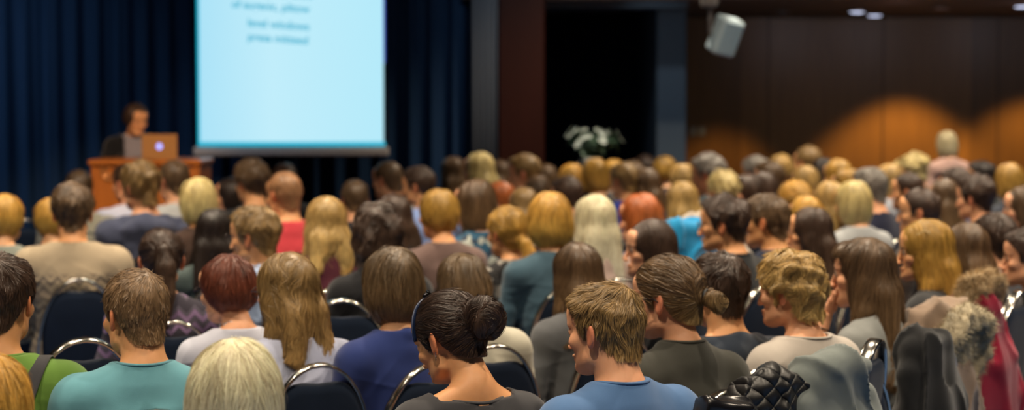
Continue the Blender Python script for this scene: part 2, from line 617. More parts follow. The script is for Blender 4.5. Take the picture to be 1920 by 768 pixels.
# ------------------------------------------------------------------ garments
def garment(kind, sex, poses, hi, seed=0, stand=False, sleeve='long', loose=.012, neck=0.0, longl=-.64):
    """upper garment: crew, hood, shirt, blazer, polo, wide"""
    key = ('gar', kind, sex, poses, hi, seed, stand, sleeve, loose, neck, longl)
    if key in _tc: return _tc[key]
    F = Field()
    sx = torso_field(F, sex, loose)
    q = 1.0 if sex == 'm' else .84
    for s, p in zip((-1, 1), poses):
        S, E, W = (np.array(v) for v in arm_pts(sex, s, p, sx))
        if sleeve == 'long':
            F.cone(S, E, (.050*q+loose), (.041*q+loose), .03); F.cone(E, W, .041*q+loose, .028*q+loose*.7, .014)
        else:
            t = S + (E-S)*.55
            F.cone(S, t, (.050*q+loose), (.048*q+loose), .03)
            F.cone(t + (E-S)*.06, E + (E-S)*.3, .06, .05, .004, 's')
    fr = 17 if kind != 'blazer' else 11
    am = {'shirt': .0120, 'hood': .0085, 'wide': .0105, 'blazer': .0055}.get(kind, .0058)

    def wr(d, x, y, z):
        # soft folds: diagonal drapes from the shoulders and pulls across the back
        u = noise3(x*.9, y*1.0, z*1.6, fr, seed*7+1, 5)
        v = noise3(x*.5 + np.abs(x)*.5, y, z*1.3, fr*3.1, seed*7+2, 5)
        ridge = 1 - np.abs(np.sin(5.2*z*fr*.16 + 2.6*np.abs(x)*fr*.35 + 1.9*noise3(x, y, z, 9, seed*7+3, 4)))
        low = np.clip((-.17 - z)/.12, 0, 1)
        fine = 1 - np.abs(noise3(x*.8, y, z*1.5, fr*2.2, seed*7+5, 4))
        return d - low*(am*.60*u + am*.25*v + am*.85*ridge**2.5 + am*.45*np.clip(fine, 0, 1)**4)
    F.fn(wr)
    nr = (.060 if sex == 'm' else .050)
    if kind != 'turtle':
        w = nr + {'crew': .009, 'hood': .012, 'wide': .030, 'blazer': .014, 'shirt': .007}[kind]
        zb = {'crew': -.127, 'hood': -.142, 'wide': -.152, 'blazer': -.132, 'shirt': -.134}[kind] + neck
        sl = {'crew': .45, 'hood': .35, 'wide': .25, 'blazer': .85, 'shirt': .60}[kind]
        F.cone((0, -.036, zb+.012), (0, -.056, zb-.070), w+.003, w+.016, .028)

        def hole(d, x, y, z, w=w, zb=zb, sl=sl):
            ya = -.040 + .19*(z + .12)          # the neck leans forward going up
            r = np.sqrt((x/w)**2 + ((y - ya)/(w*1.04))**2)
            cyl = (r - 1)*w
            rim = zb - sl*np.clip(y + .035, 0, .2)
            d = np.maximum(d, -np.maximum(cyl - .030, rim + .003 - z))
            return np.maximum(d, -np.maximum(cyl, rim - .012 - z))
        F.fn(hole)
    if kind == 'turtle':
        F.cone((0, -.028, -.10), (0, -.048, -.18), nr+.004, nr+.012, .02)
    if kind == 'shirt':
        F.cone((0, -.038, -.128), (0, -.046, -.158), nr+.006, nr+.017, .008)
        F.cone((0, -.030, -.09), (0, -.046, -.165), nr+.001, nr+.004, .003, 's')
        F.ell((0, .05, -.15), (.03, .045, .05), .006, 's')
    if kind == 'blazer':
        F.cone((-.078, -.02, -.172), (0, -.105, -.142), .013, .015, .02); F.cone((.078, -.02, -.172), (0, -.105, -.142), .013, .015, .02)
        F.cone((-.078, -.02, -.172), (-.05, .075, -.26), .013, .012, .02); F.cone((.078, -.02, -.172), (.05, .075, -.26), .013, .012, .02)
    if kind == 'hood':
        F.ell((0, -.125, -.205), (.125, .050, .065), .022)
        F.cone((-.095, -.075, -.170), (-.07, .04, -.20), .026, .020, .02); F.cone((.095, -.075, -.170), (.07, .04, -.20), .026, .020, .02)
        F.cone((-.095, -.075, -.170), (0, -.115, -.155), .026, .028, .02); F.cone((.095, -.075, -.170), (0, -.115, -.155), .026, .028, .02)
        F.fn(lambda d, x, y, z: d + .0045*np.clip(noise3(x, y*.5, z, 48, seed+40, 4), -1, 1)*np.clip((-y-.06)/.04, 0, 1)*np.clip((z+.30)/.08, 0, 1))
    F.fn(lambda d, x, y, z: np.maximum(d, longl - z) if not stand else np.maximum(d, (longl-.10) - z))
    a, b = (.0056, .013) if hi else (.010, .018)
    xs = axis((-.36, -.24, b), (-.24, .24, a), (.24, .36, b))
    ys = axis((-.26, .12, a), (.12, .50, b))
    zs = axis((-.80, -.45, b), (-.45, -.05, a))
    V, Q = F.mesh(xs, ys, zs)
    _tc[key] = (V, Q)
    return _tc[key]


_cm = {}


def collar_ring(key, me, kind, sex, neck, zo):
    """ribbed band lying on the edge of the neck opening"""
    if key in _cm: return _cm[key]
    from mathutils.bvhtree import BVHTree
    bvh = BVHTree.FromPolygons([v.co.copy() for v in me.vertices], [tuple(p.vertices) for p in me.polygons])
    w = (.060 if sex == 'm' else .050) + {'crew': .009, 'wide': .030}[kind] + .0035
    pts = []
    for a in np.linspace(0, 2*PI, 48, endpoint=False):
        x = w*math.sin(a); y = -.046 - w*1.04*math.cos(a)
        h = bvh.ray_cast(Vector((x, y, zo + .02)), Vector((0, 0, -1)))
        z = h[0].z if h[0] is not None else zo - .17
        pts.append([x, y, max(z, zo - .24)])
    P = np.array(pts)
    for _ in range(6): P = (np.roll(P, 1, 0) + 2*P + np.roll(P, -1, 0))/4
    P[:, :2] = (P[:, :2] - P[:, :2].mean(0))*1.01 + P[:, :2].mean(0)
    _cm[key] = MB().tube([tuple(p) for p in P], 0, 10, closed=True, flat=(.0068, .0040), up=(0, 0, 1)).mesh('collar', True)
    return _cm[key]


def trousers(sex, stand, hi):
    key = ('tr', sex, stand, hi)
    if key in _tc: return _tc[key]
    F = Field()
    F.ell((0, -.015, -.62), (.185, .145, .105), .05)
    for s in (-1, 1):
        a, b, c, t = legs_pts(s, stand)
        F.chain([a, b, (c[0], c[1], c[2]-.0)], [.094, .068, .052], .03)
    F.fn(lambda d, x, y, z: d - .004*noise3(x, y, z, 26, 5, 5))
    b = .012 if hi else .018
    if stand: V, Q = F.mesh(axis((-.25, .25, b)), axis((-.2, .2, b)), axis((-1.55, -.5, b)))
    else:
        F.fn(lambda d, x, y, z: np.maximum(d, z*0 + x*0 + y*0 - (z + 1.09)))
        V, Q = F.mesh(axis((-.27, .27, b)), axis((-.2, .56, b)), axis((-1.13, -.48, b)))
    _tc[key] = make_mesh('trousers', V + (0, 0, ZO), Q)
    return _tc[key]


def shoe_mesh(s, stand):
    key = ('shoe', s, stand)
    if key in _tc: return _tc[key]
    F = Field()
    a, b, c, t = legs_pts(s, stand)
    fz = (-ZO if not stand else -1.60)
    F.cone((c[0], c[1]-.02, fz+.045), (t[0], t[1], fz+.036), .040, .034, .02)
    F.ell((t[0], t[1]+.02, fz+.028), (.042, .06, .03), .02)
    F.cone(c, (c[0], c[1], fz+.06), .046, .042, .01)
    F.fn(lambda d, x, y, z: np.maximum(d, fz + .002 - z))
    V, Q = F.mesh(axis((s*.12-.09, s*.12+.09, .009)), axis((c[1]-.1, t[1]+.12, .009)), axis((fz-.02, fz+.16, .009)))
    _tc[key] = make_mesh('shoe', V + (0, 0, ZO if not stand else 0), Q)
    return _tc[key]


# ------------------------------------------------------------------ hair
HY = np.array([-.14, -.105, -.075, -.050, -.040, -.030, -.022, .002, .006, .012, .026, .031, .036, .050, .062, .080, .10, .14])
HZ = np.array([-.084, -.080, -.074, -.060, -.046, -.018, .020, .022, .000, -.022, -.022, .000, .020, .036, .052, .076, .088, .09])


def hairline(y, z, dz=0.0):
    return z - np.interp(y, HY, HZ) + dz


class Hair:
    """style -> solid (distance field), combing direction, where hairs root"""
    def __init__(h, style, vol=0.0, ln=0.0, seed=0, part=0.0, tail=None):
        h.style, h.seed = style, seed
        F = h.F = Field(); v = vol
        h.keep = lambda x, y, z: np.ones_like(x + y + z)
        h.W = np.array((.012, -.062, .12)); h.length = .04; h.messy = .004; h.curl = 0; h.clump = .35; h.box = ((-.12, .12), (-.16, .12), (-.13, .15)); h.wid = 1.0
        if style in ('short', 'crop', 'messy', 'receding', 'curly'):
            t = {'short': .008, 'crop': .0025, 'messy': .015, 'receding': .006, 'curly': .022}[style] + v
            F.ell((0, -.013, .033), (.0775+t*.75, .096+t, .084+t*.9), .01)
            F.cone((0, -.043, -.01), (0, -.050, -.085), .060, .046+t*.3, .025)
            if style in ('short', 'messy', 'curly'): F.ell((0, .046, .075), (.052, .038+t*.2, .022+t*.5), .03)
            dz = {'receding': -.022, 'curly': .004, 'messy': -.011, 'short': -.006}.get(style, 0)
            h.g = lambda x, y, z: np.where(y > .03, hairline(y, z, dz), hairline(y, z, 0)) - np.clip((np.abs(x)-.04)/.1, 0, 1)*np.clip((y-.03)*1.2, 0, .1)
            h.length = {'short': .034, 'crop': .017, 'messy': .038, 'receding': .028, 'curly': .05}[style]
            h.messy = {'short': .004, 'crop': .0015, 'messy': .009, 'receding': .003, 'curly': .010}[style]
            if style == 'curly':
                h.curl = 1.3; h.clump = .75
                F.fn(lambda d, x, y, z: d - .008*noise3(x, y, z, 95, seed+3, 7))
                h.g = lambda x, y, z: np.minimum(hairline(y, z + .008, 0) + .012, .2)
                h.box = ((-.13, .13), (-.16, .13), (-.13, .16))
            if style == 'messy':
                h.curl = .35; h.clump = .6
                F.fn(lambda d, x, y, z: d - .0045*noise3(x, y, z, 75, seed+3, 6)*np.clip((z-.0)/.05, 0, 1))
            if style in ('short', 'messy', 'receding'): F.fn(lambda d, x, y, z: d + (t*.62)*np.clip((.030 - z)/.075, 0, 1))
            if style == 'short': F.fn(lambda d, x, y, z: d - .0016*noise3(x, y, z, 110, seed+3, 6))
        elif style in ('bob', 'long', 'wavy', 'straight', 'bangs', 'bigcurl', 'pixie'):
            L = {'bob': .125, 'long': .33, 'wavy': .26, 'straight': .36, 'bangs': .36, 'bigcurl': .17, 'pixie': .085}[style] + ln
            h.L = L
            t = .0065 + v
            F.ell((0, -.013, .030), (.0775+t, .096+t, .084+t*1.2), .01)
            if style == 'pixie':
                F.ell((0, -.030, -.010), (.076+t, .074+t, .078), .03)
            elif style in ('bob', 'bigcurl'):
                F.ell((0, -.030, -.030), (.082+t, .080+t, L-.018), .03)
            else:
                F.ell((0, -.028, -.05), (.078+t, .078+t, .105), .03)
                F.cone((-.035, -.085, -.08), (-.066, -.108, -L), .050+t*.5, .038, .03, sc=(1, .75, 1))
                F.cone((.035, -.085, -.08), (.066, -.108, -L), .050+t*.5, .038, .03, sc=(1, .75, 1))
                for s in (-1, 1):
                    F.chain([(s*.064, -.01, -.04), (s*.074, -.015, -.13), (s*.088, .005, -.20), (s*.088, .035, -L*.92)], [.026+t*.3, .026+t*.3, .022, .016], .03)
            if style == 'bangs': F.ell((0, .046, .060), (.060, .058, .042), .02)
            fz = {'bangs': -.042}.get(style, 0)
            # face opening
            F.ell((0, .120, -.040+fz), (.072, .088, .125), .010, 's')
            F.cone((0, .10, -.10), (0, .10, -.50), .070, .085, .012, 's')
            cut = -L if style not in ('bob', 'bigcurl', 'pixie') else -L + .01
            F.fn(lambda d, x, y, z: np.maximum(d, cut - z + .012*noise3(x, y, z*0, 60, seed+9, 5) + (.35*y if style == 'bob' else 0)))
            if style in ('wavy',): F.fn(lambda d, x, y, z: d - .007*np.clip((.03-z)/.1, 0, 1)*noise3(x, y, z*.8, 42, seed+3, 6))
            if style == 'bigcurl':
                F.fn(lambda d, x, y, z: d - .010*noise3(x, y, z, 70, seed+3, 7)); h.curl = 1.1; h.clump = .8
            if style in ('long', 'straight', 'bangs', 'bob', 'pixie'):
                F.fn(lambda d, x, y, z: d - .0028*noise3(x, y, z*.12, 85, seed+3, 6))
            h.g = lambda x, y, z: np.full(np.broadcast(x, y, z).shape, 1.0)
            h.length = {'bob': .10, 'long': .17, 'wavy': .15, 'straight': .20, 'bangs': .20, 'bigcurl': .09, 'pixie': .07}[style]
            if style == 'wavy': h.curl = .55; h.clump = .7
            if style == 'long': h.curl = .12; h.clump = .6
            h.messy = .004
            h.box = ((-.16, .16), (-.21, .13), (-L-.05, .15))
            h.part = part
        elif style in ('bun', 'pony', 'lowpony', 'knot'):
            t = .006 + v
            F.ell((0, -.013, .033), (.0775+t, .097+t, .084+t), .01)
            F.cone((0, -.043, -.01), (0, -.052, -.070), .062, .044, .025)
            h.T = np.array({'bun': (0, -.125, .012), 'pony': (0, -.118, .048), 'lowpony': (0, -.108, -.035), 'knot': (0, -.122, -.004)}[style])
            F.fn(lambda d, x, y, z: d - .0022*noise3(x, y, z, 90, seed+3, 6))
            h.cap_n = len(F.ops)
            def g(x, y, z):
                base = hairline(y, z, .004)
                away = np.clip((-.095 - y)*4, -.1, 1)      # everything behind (bun or tail) is kept
                return np.maximum(base, away)
            h.g = g
            if style == 'bun':
                F.ell((0, -.145, .010), (.050, .042, .050), .010)
                F.fn(lambda d, x, y, z: d - .010*noise3(x, y, z, 85, seed+5, 7)*np.clip((-.098-y)/.02, 0, 1), lo=(-.12, -.23, -.08), hi=(.12, -.096, .1))
                F.ell((0, -.190, .010), (.012, .016, .012), .010, 's')
                h.box = ((-.12, .12), (-.23, .12), (-.13, .14))
            if style == 'pony':
                F.chain([tuple(h.T), (0, -.150, .035), (0, -.165, -.03), (0, -.170, -.12), (0, -.165, -.24)], [.018, .024, .033, .030, .010], .012, sc=(1, .8, 1))
                h.box = ((-.12, .12), (-.23, .12), (-.29, .14))
            if style == 'lowpony':
                F.chain([tuple(h.T), (.01, -.135, -.055), (.025, -.150, -.12), (.03, -.150, -.20), (.03, -.145, -.25)], [.018, .026, .034, .028, .010], .012, sc=(1, .8, 1))
                h.box = ((-.12, .12), (-.21, .12), (-.30, .14))
            if style == 'knot':
                F.ell((0, -.142, -.004), (.026, .022, .024), .010)
                F.ell((0, -.160, -.022), (.022, .020, .030), .012)
                F.fn(lambda d, x, y, z: d - .006*noise3(x, y, z, 110, seed+5, 7)*np.clip((-.115-y)/.012, 0, 1), lo=(-.1, -.23, -.09), hi=(.1, -.114, .07))
                h.box = ((-.12, .12), (-.22, .12), (-.13, .14))
            h.length = .085; h.messy = .003; h.clump = .5

    def flow(h, p, N):
        x, y, z = p.T
        st = h.style
        if st in ('short', 'crop', 'messy', 'receding', 'curly'):
            d = p - h.W; d /= np.linalg.norm(d, axis=1, keepdims=True)
            top = np.clip((z-.04)/.06, 0, 1)[:, None]
            d = d + np.array((0, .55, 0))*top + np.array((0, -.12, -.75))*(1-top)
        elif st in ('bob', 'long', 'wavy', 'straight', 'bangs', 'bigcurl', 'pixie'):
            top = np.clip((z-.03)/.08, 0, 1)
            xx = x - (getattr(h, 'part', 0) or 0)
            if st in ('bangs', 'straight2', 'pixie') or h.part is None:
                d = (p - np.array((0, -.045, .13)))*np.array((9, 9, 3)); d[:, 2] -= .8
            else:
                d = np.stack([np.tanh(xx*60)*top*1.2, -.35*top, -1+0*x], 1)
            d[:, 1] += .10*np.clip((-z-.08)*3, 0, 1)*np.sign(y+.05)*.0
        else:
            c = h.T
            back = y < (c[1] + (.012 if st != 'lowpony' else .008))
            d = c - p; r = np.linalg.norm(d, axis=1, keepdims=True); d = d/(r+1e-6)
            if st == 'bun' or st == 'knot':
                q = p - np.array((0, -.15, c[2]))
                sw = np.stack([-q[:, 2], q[:, 1]*.15, q[:, 0]], 1); sw /= np.linalg.norm(sw, axis=1, keepdims=True)+1e-6
                d = np.where(back[:, None], sw + .25*d, d)
            else:
                d = np.where(back[:, None], np.array((0, -.05, -1.0)), d)
        if st == 'bun': 
            n = np.stack([noise3(x, y, z, 75, h.seed+21+i, 6) for i in range(3)], 1); d = d + n*np.where(back, .9, .16)[:, None]
        if h.curl:
            n = np.stack([noise3(x, y, z, 120, h.seed+11+i, 6) for i in range(3)], 1)
            d = d/(np.linalg.norm(d, axis=1, keepdims=True)+1e-6) + n*h.curl
        d = d - N*np.sum(d*N, 1, keepdims=True)
        return d/(np.linalg.norm(d, axis=1, keepdims=True)+1e-6)

    def build(h, res, n, width, r=None, seglen=.008, fly=.02):
        r = r or np.random.default_rng(h.seed+100)
        F = h.F
        G = Field(); G.ops = list(F.ops); G.fn(lambda d, x, y, z: np.maximum(d, -h.g(x, y, z)*.8))
        b = h.box
        V, Q = G.mesh(*(axis((lo, hi, res)) for lo, hi in b))
        # seeds on the shell
        c = V[Q].mean(1); a = np.linalg.norm(np.cross(V[Q[:, 2]]-V[Q[:, 0]], V[Q[:, 3]]-V[Q[:, 1]]), axis=1)
        skull = Field().ell((0, -.012, .030), (.074, .093, .081)); sk = skull.ev(*c.T)
        outer = F.ev(*c.T) > -.004
        a = a*outer*(sk > .0005)
        if a.sum() <= 0: a = a + 1
        pick = r.choice(len(Q), n, p=a/a.sum())
        uv = r.random((n, 2)); P0 = V[Q[pick]]
        p = (P0[:, 0]*(1-uv[:, :1]) + P0[:, 1]*uv[:, :1])*(1-uv[:, 1:]) + (P0[:, 3]*(1-uv[:, :1]) + P0[:, 2]*uv[:, :1])*uv[:, 1:]
        L = h.length*r.uniform(.55, 1.15, n)
        m = min(15, max(4, int(math.ceil(h.length/seglen))))
        off = r.uniform(-.0004, .0034, n) * (1 if h.style != 'crop' else .4)
        lift = h.messy*r.random(n)**2*1.5
        flyer = r.random(n) < fly; lift[flyer] += .012
        # clumps
        ng = max(20, n//22); gi = r.choice(n, ng, replace=False)
        near = np.argmin(((p[:, None, :] - p[None, gi, :])**2).sum(2), 1) if n*ng < 4e6 else np.concatenate([np.argmin(((p[i:i+2000, None, :] - p[None, gi, :])**2).sum(2), 1) for i in range(0, n, 2000)])
        goff = r.normal(0, .0012, ng); off = off + goff[near]
        jit = r.normal(0, .10, (n, 3)) + r.normal(0, .13, (ng, 3))[near]
        pts = [p]; alive = np.ones(n); al = [np.ones(n)]; Ns = []
        cur = p.copy()
        for k in range(m):
            N = F.grad(cur); Ns.append(N)
            d = h.flow(cur, N) + jit
            d = d - N*np.sum(d*N, 1, keepdims=True); d /= np.linalg.norm(d, axis=1, keepdims=True)+1e-6
            cur = cur + d*(L/m)[:, None]
            f = F.ev(*cur.T); t = (k+1)/m
            cur = cur - N*np.clip(f - off - lift*t*t, -.006, .006)[:, None]
            dead = (h.g(*cur.T) < -.007) | ((cur[:, 2] < h.box[2][0]+.02))
            alive = np.where(dead, 0, alive)
            pts.append(cur.copy()); al.append(alive.copy())
        Ns.append(F.grad(cur))
        P = np.stack(pts, 1)                      # n, m+1, 3
        gp = P[gi][near]; t = np.linspace(0, 1, m+1)[None, :, None]
        o0 = P[:, :1] - gp[:, :1]
        P = P*(1-h.clump*t) + (gp + o0*.5)*(h.clump*t)
        A = np.stack(al, 1); NN = np.stack(Ns, 1)
        fl = P.reshape(-1, 3); f = F.ev(*fl.T); lo_ = np.repeat(.0004 + .4*np.clip(off, 0, 1), m+1)
        P = (fl + NN.reshape(-1, 3)*np.clip(lo_ - f, 0, .012)[:, None]).reshape(P.shape)
        T = np.gradient(P, axis=1); T /= np.linalg.norm(T, axis=2, keepdims=True)+1e-9
        roll = r.normal(0, .45, (n, 1, 1))
        S = np.cross(T, NN); S /= np.linalg.norm(S, axis=2, keepdims=True)+1e-9
        S = S*np.cos(roll) + NN*np.sin(roll)
        tt = np.linspace(0, 1, m+1)
        w = width*h.wid*np.interp(tt, [0, .15, .7, 1], [.5, 1, .85, .12])[None, :, None]*A[:, :, None]*r.uniform(.6, 1.3, (n, 1, 1))
        Lp = P - S*w/2; Rp = P + S*w/2
        VV = np.stack([Lp, Rp], 2).reshape(-1, 3)
        base = (np.arange(n)*(m+1)*2)[:, None] + (np.arange(m)*2)[None, :]
        ok = (A[:, 1:] > 0)
        base = base[ok]
        QQ = np.stack([base, base+1, base+3, base+2], 1)
        rr = np.clip(r.normal(.5, .22, n) + r.normal(0, .12, ng)[near], 0, 1)
        zz = lambda z: np.clip((.03-z)/(.03+getattr(h, 'L', .12)), 0, 1)
        rnd = np.repeat(rr, (m+1)*2); along = zz(VV[:, 2])
        shell_r = np.clip(.30 + .12*noise3(*V.T, 160, h.seed, 6), 0, 1)
        VA = np.concatenate([V, VV]); 
        return VA, [Q, QQ+len(V)], np.concatenate([shell_r, rnd]), np.concatenate([zz(V[:, 2]), along])


_hc = {}
SC = bpy.context.scene

# ================================================================== the room
NAVY = None


def curtain_mat(col, name='curtain'):
    m, nt, b = mat_new(name)
    c = lin(col)
    tc = nd(nt, 'ShaderNodeTexCoord'); n = nd(nt, 'ShaderNodeTexNoise', Scale=260.0, Detail=2.0)
    nt.links.new(tc.outputs['Object'], n.inputs['Vector'])
    bp = nd(nt, 'ShaderNodeBump', Strength=.2, Distance=.002)
    nt.links.new(n.outputs['Fac'], bp.inputs['Height']); nt.links.new(bp.outputs[0], b.inputs['Normal'])
    b.inputs['Base Color'].default_value = (*c, 1); b.inputs['Roughness'].default_value = .85
    b.inputs['Sheen Weight'].default_value = .3; b.inputs['Sheen Tint'].default_value = (*[min(1, v*4) for v in c], 1)
    b.inputs['Specular IOR Level'].default_value = .15
    return m


def curtain(name, x0, x1, y, z0, z1, mat, fold=.17, amp=.05, seed=1, label=None, cat=None):
    r = np.random.default_rng(seed)
    n = int((x1-x0)/.012)
    xs = np.linspace(x0, x1, n)
    ph = np.cumsum(r.uniform(.7, 1.3, n))*(2*PI*.012/fold)
    zs = np.linspace(z0, z1, 26)
    V = []
    for k, z in enumerate(zs):
        t = (z-z0)/(z1-z0)
        yy = y + amp*(np.sin(ph) + .35*np.sin(2.3*ph+1+.8*t))*(1-.35*t) + .012*np.sin(7*t+xs*3)
        V.append(np.stack([xs, yy, np.full(n, z)], 1))
    V = np.concatenate(V); i = (np.arange(25)[:, None]*n + np.arange(n-1)[None]).ravel()
    Q = np.stack([i, i+1, i+1+n, i+n], 1)
    V2 = V + (0, .006, 0); m = len(V)
    Q2 = Q[:, ::-1] + m
    rim = np.array([(k, k+1, k+1+m, k+m) for k in range(n-1)] + [(25*n+k+1, 25*n+k, 25*n+k+m, 25*n+k+1+m) for k in range(n-1)])
    o = add_obj(name, make_mesh(name, np.concatenate([V, V2]), [np.concatenate([Q, Q2, rim])]), mat)
    return tag(o, label, cat)


def wood(col, rough=.35, scale=1.0, axis='z', panel=0):
    m, nt, b = mat_new('wood')
    c = np.array(lin(col))
    tc = nd(nt, 'ShaderNodeTexCoord'); mp = nd(nt, 'ShaderNodeMapping')
    mp.inputs['Scale'].default_value = (9*scale, 9*scale, .7*scale) if axis == 'z' else (.7*scale, 9*scale, 9*scale)
    nt.links.new(tc.outputs['Object'], mp.inputs['Vector'])
    n = nd(nt, 'ShaderNodeTexNoise', Scale=2.2, Detail=6.0, Distortion=.6)
    nt.links.new(mp.outputs[0], n.inputs['Vector'])
    r = nd(nt, 'ShaderNodeMix', data_type='RGBA')
    r.inputs[6].default_value = (*(c*.72), 1); r.inputs[7].default_value = (*np.minimum(c*1.25, 1), 1)
    nt.links.new(n.outputs['Fac'], r.inputs[0]); out = r.outputs[2]
    if panel:
        sx = nd(nt, 'ShaderNodeSeparateXYZ'); nt.links.new(tc.outputs['Object'], sx.inputs[0])
        q = nd(nt, 'ShaderNodeMath', operation='DIVIDE'); q.inputs[1].default_value = panel; nt.links.new(sx.outputs[0], q.inputs[0])
        fl = nd(nt, 'ShaderNodeMath', operation='FLOOR'); nt.links.new(q.outputs[0], fl.inputs[0])
        wn = nd(nt, 'ShaderNodeTexWhiteNoise', noise_dimensions='1D'); nt.links.new(fl.outputs[0], wn.inputs['W'])
        hs = nd(nt, 'ShaderNodeHueSaturation'); mr = nd(nt, 'ShaderNodeMapRange')
        mr.inputs['To Min'].default_value = .75; mr.inputs['To Max'].default_value = 1.2
        nt.links.new(wn.outputs['Value'], mr.inputs['Value']); nt.links.new(mr.outputs[0], hs.inputs['Value'])
        nt.links.new(out, hs.inputs['Color']); out = hs.outputs[0]
    nt.links.new(out, b.inputs['Base Color'])
    b.inputs['Roughness'].default_value = rough
    return m


def structure(name, mb, mat, smooth=False):
    return tag(mb.build(name, mat, smooth=smooth), kind='structure')


M_wood = wood('#8A5A28', .30, panel=1.15)
M_woodp = wood('#2C0F07', .55)
M_grey = plain('painted_plaster', '#46525E', .7, noise=.08)
M_dark = plain('dark_plaster', '#241A18', .8, noise=.1)
M_carpet = plain('carpet', '#2E4C78', .95, noise=.45, scale=9, bump=.3)
M_chrome = plain('chrome', '#C8C4BC', .16, metal=1, noise=.05)
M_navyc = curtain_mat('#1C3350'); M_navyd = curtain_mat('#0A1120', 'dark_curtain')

M_woodp.node_tree.nodes['Principled BSDF'].inputs['Specular IOR Level'].default_value = .15
structure('floor', MB().box((-8, -5, -.1), (9, 20.3, 0)), M_carpet)
structure('ceiling', MB().box((-8, -5, 4.2), (9, 16.6, 4.3)), plain('ceiling_plaster', '#4A4238', .9, noise=.05))
structure('wall_left', MB().box((-8.1, -5, 0), (-8, 20.3, 4.3)), M_woodp)
structure('wall_right', MB().box((9, -5, 0), (9.1, 20.3, 4.3)), M_woodp)
structure('wall_rear', MB().box((-8, -5.1, 0), (9, -5, 4.3)), M_woodp)
structure('wall_stage', MB().box((-8, 16.5, 0), (-.05, 16.6, 4.3)), M_dark)
structure('wall_wood', MB().box((1.4, 20.0, 0), (9, 20.12, 2.6)), M_wood)
structure('wall_recess', MB().box((-.4, 20.0, 0), (1.4, 20.12, 2.8)), M_dark)
structure('ceiling_low', MB().box((-.4, 16.0, 2.50), (9, 20.1, 2.62)).box((-.4, 15.9, 2.62), (9, 16.0, 4.3)), plain('soffit_brown', '#4A2C1C', .6, noise=.1))
for k in range(1, 7):
    structure('trim_%d' % k, MB().box((1.42+1.15*k-.004, 19.992, 0), (1.42+1.15*k+.004, 20.0, 2.5)), plain('seam', '#1C0C06', .7))
# ridged grey column, wooden pier, grey pier
b = MB()
x0 = at(884, 178, 16)[0]; x1 = at(935, 178, 16)[0]
b.box((x0, 15.95, 0), (x1, 16.5, 4.3))
for k in range(5):
    xx = x0 + (k+.5)*(x1-x0)/5
    b.tube([(xx, 15.95, 0), (xx, 15.95, 4.3)], .019, 12, up=(0, 1, 0))
structure('pillar_fluted', b, plain('pillar_grey', '#565A62', .6), True)
structure('pillar_wood', MB().box((x1, 15.9, 0), (at(1021, 178, 15.9)[0], 16.6, 4.3), .01), M_woodp)
structure('pillar_grey', MB().box((at(1231, 178, 17)[0], 17.0, 0), (at(1287, 178, 17)[0], 19.99, 2.5), .01), M_grey)
structure('beam_grey', MB().box((at(1021, 178, 16.4)[0], 16.3, 2.44), (at(1287, 178, 16.4)[0], 16.6, 2.62)), M_grey)
structure('stage_platform', MB().box((-7.9, 12.3, .002), (-.6, 16.4, .16), .01), M_woodp)

curtain('stage_curtain', -6.5, at(888, 178, 16)[0], 16.1, .17, 4.1, M_navyc, seed=3, amp=.055, fold=.19,
        label='navy blue pleated stage curtain hanging behind the lectern', cat='curtain')
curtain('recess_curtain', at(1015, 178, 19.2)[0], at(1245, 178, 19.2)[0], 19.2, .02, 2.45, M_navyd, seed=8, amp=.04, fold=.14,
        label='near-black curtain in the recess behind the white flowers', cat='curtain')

# ------------------------------------------------------------------ projection screen
SD = 15.6
sx0, _, sz0 = at(371, 274, SD); sx1 = at(722, 274, SD)[0]; sz1 = 3.55
scr = thing('projection_screen', ((sx0+sx1)/2, SD, 0), 0, 'tall white projection screen glowing pale cyan with lines of blurred text', 'projection screen')
hw = (sx1-sx0)/2
MB().box((-hw-.012, .004, sz0-.02), (hw+.012, .012, sz1)).build('screen_fabric', plain('screen_black', '#15161A', .8), scr)
m, nt, bb = mat_new('projected_slide')
tc = nd(nt, 'ShaderNodeTexCoord'); mp = nd(nt, 'ShaderNodeSeparateXYZ'); nt.links.new(tc.outputs['Object'], mp.inputs[0])
rp = nd(nt, 'ShaderNodeValToRGB'); mr = nd(nt, 'ShaderNodeMapRange'); mr.inputs['From Min'].default_value = -hw; mr.inputs['From Max'].default_value = hw
nt.links.new(mp.outputs[0], mr.inputs['Value']); nt.links.new(mr.outputs[0], rp.inputs[0])
rp.color_ramp.elements[0].color = (*lin('#AEE6FB'), 1); rp.color_ramp.elements[1].color = (*lin('#B8EEFE'), 1)
e = rp.color_ramp.elements.new(.4); e.color = (*lin('#C4F1FF'), 1)
nt.links.new(rp.outputs[0], bb.inputs['Emission Color']); bb.inputs['Emission Strength'].default_value = .88
bb.inputs['Base Color'].default_value = (.02, .02, .02, 1); bb.inputs['Specular IOR Level'].default_value = 0
M_slide = m
MB().box((-hw+.02, -.004, sz0+.035), (hw-.012, .004, sz1)).build('slide', m, scr)
ME = lambda n, c, s: plain(n, '#050505', .9, emit=c, estr=s)
MB().box((-hw, -.003, sz0), (-hw+.028, .004, sz1)).box((-hw+.02, -.003, sz0), (hw, .004, sz0+.035)).build('slide_border', ME('slide_teal', '#12AECB', 1.0), scr)
MB().box((hw-.012, -.003, sz0+.65), (hw, .004, sz1)).build('slide_edge', ME('slide_violet', '#4A62D8', .8), scr)
bz = at(540, 283, SD)[2]
MB().box((-hw-.035, -.02, bz-.038), (hw+.03, .02, bz+.034), .012).build('bottom_bar', plain('grey_bar', '#B8B0AC', .5), scr)
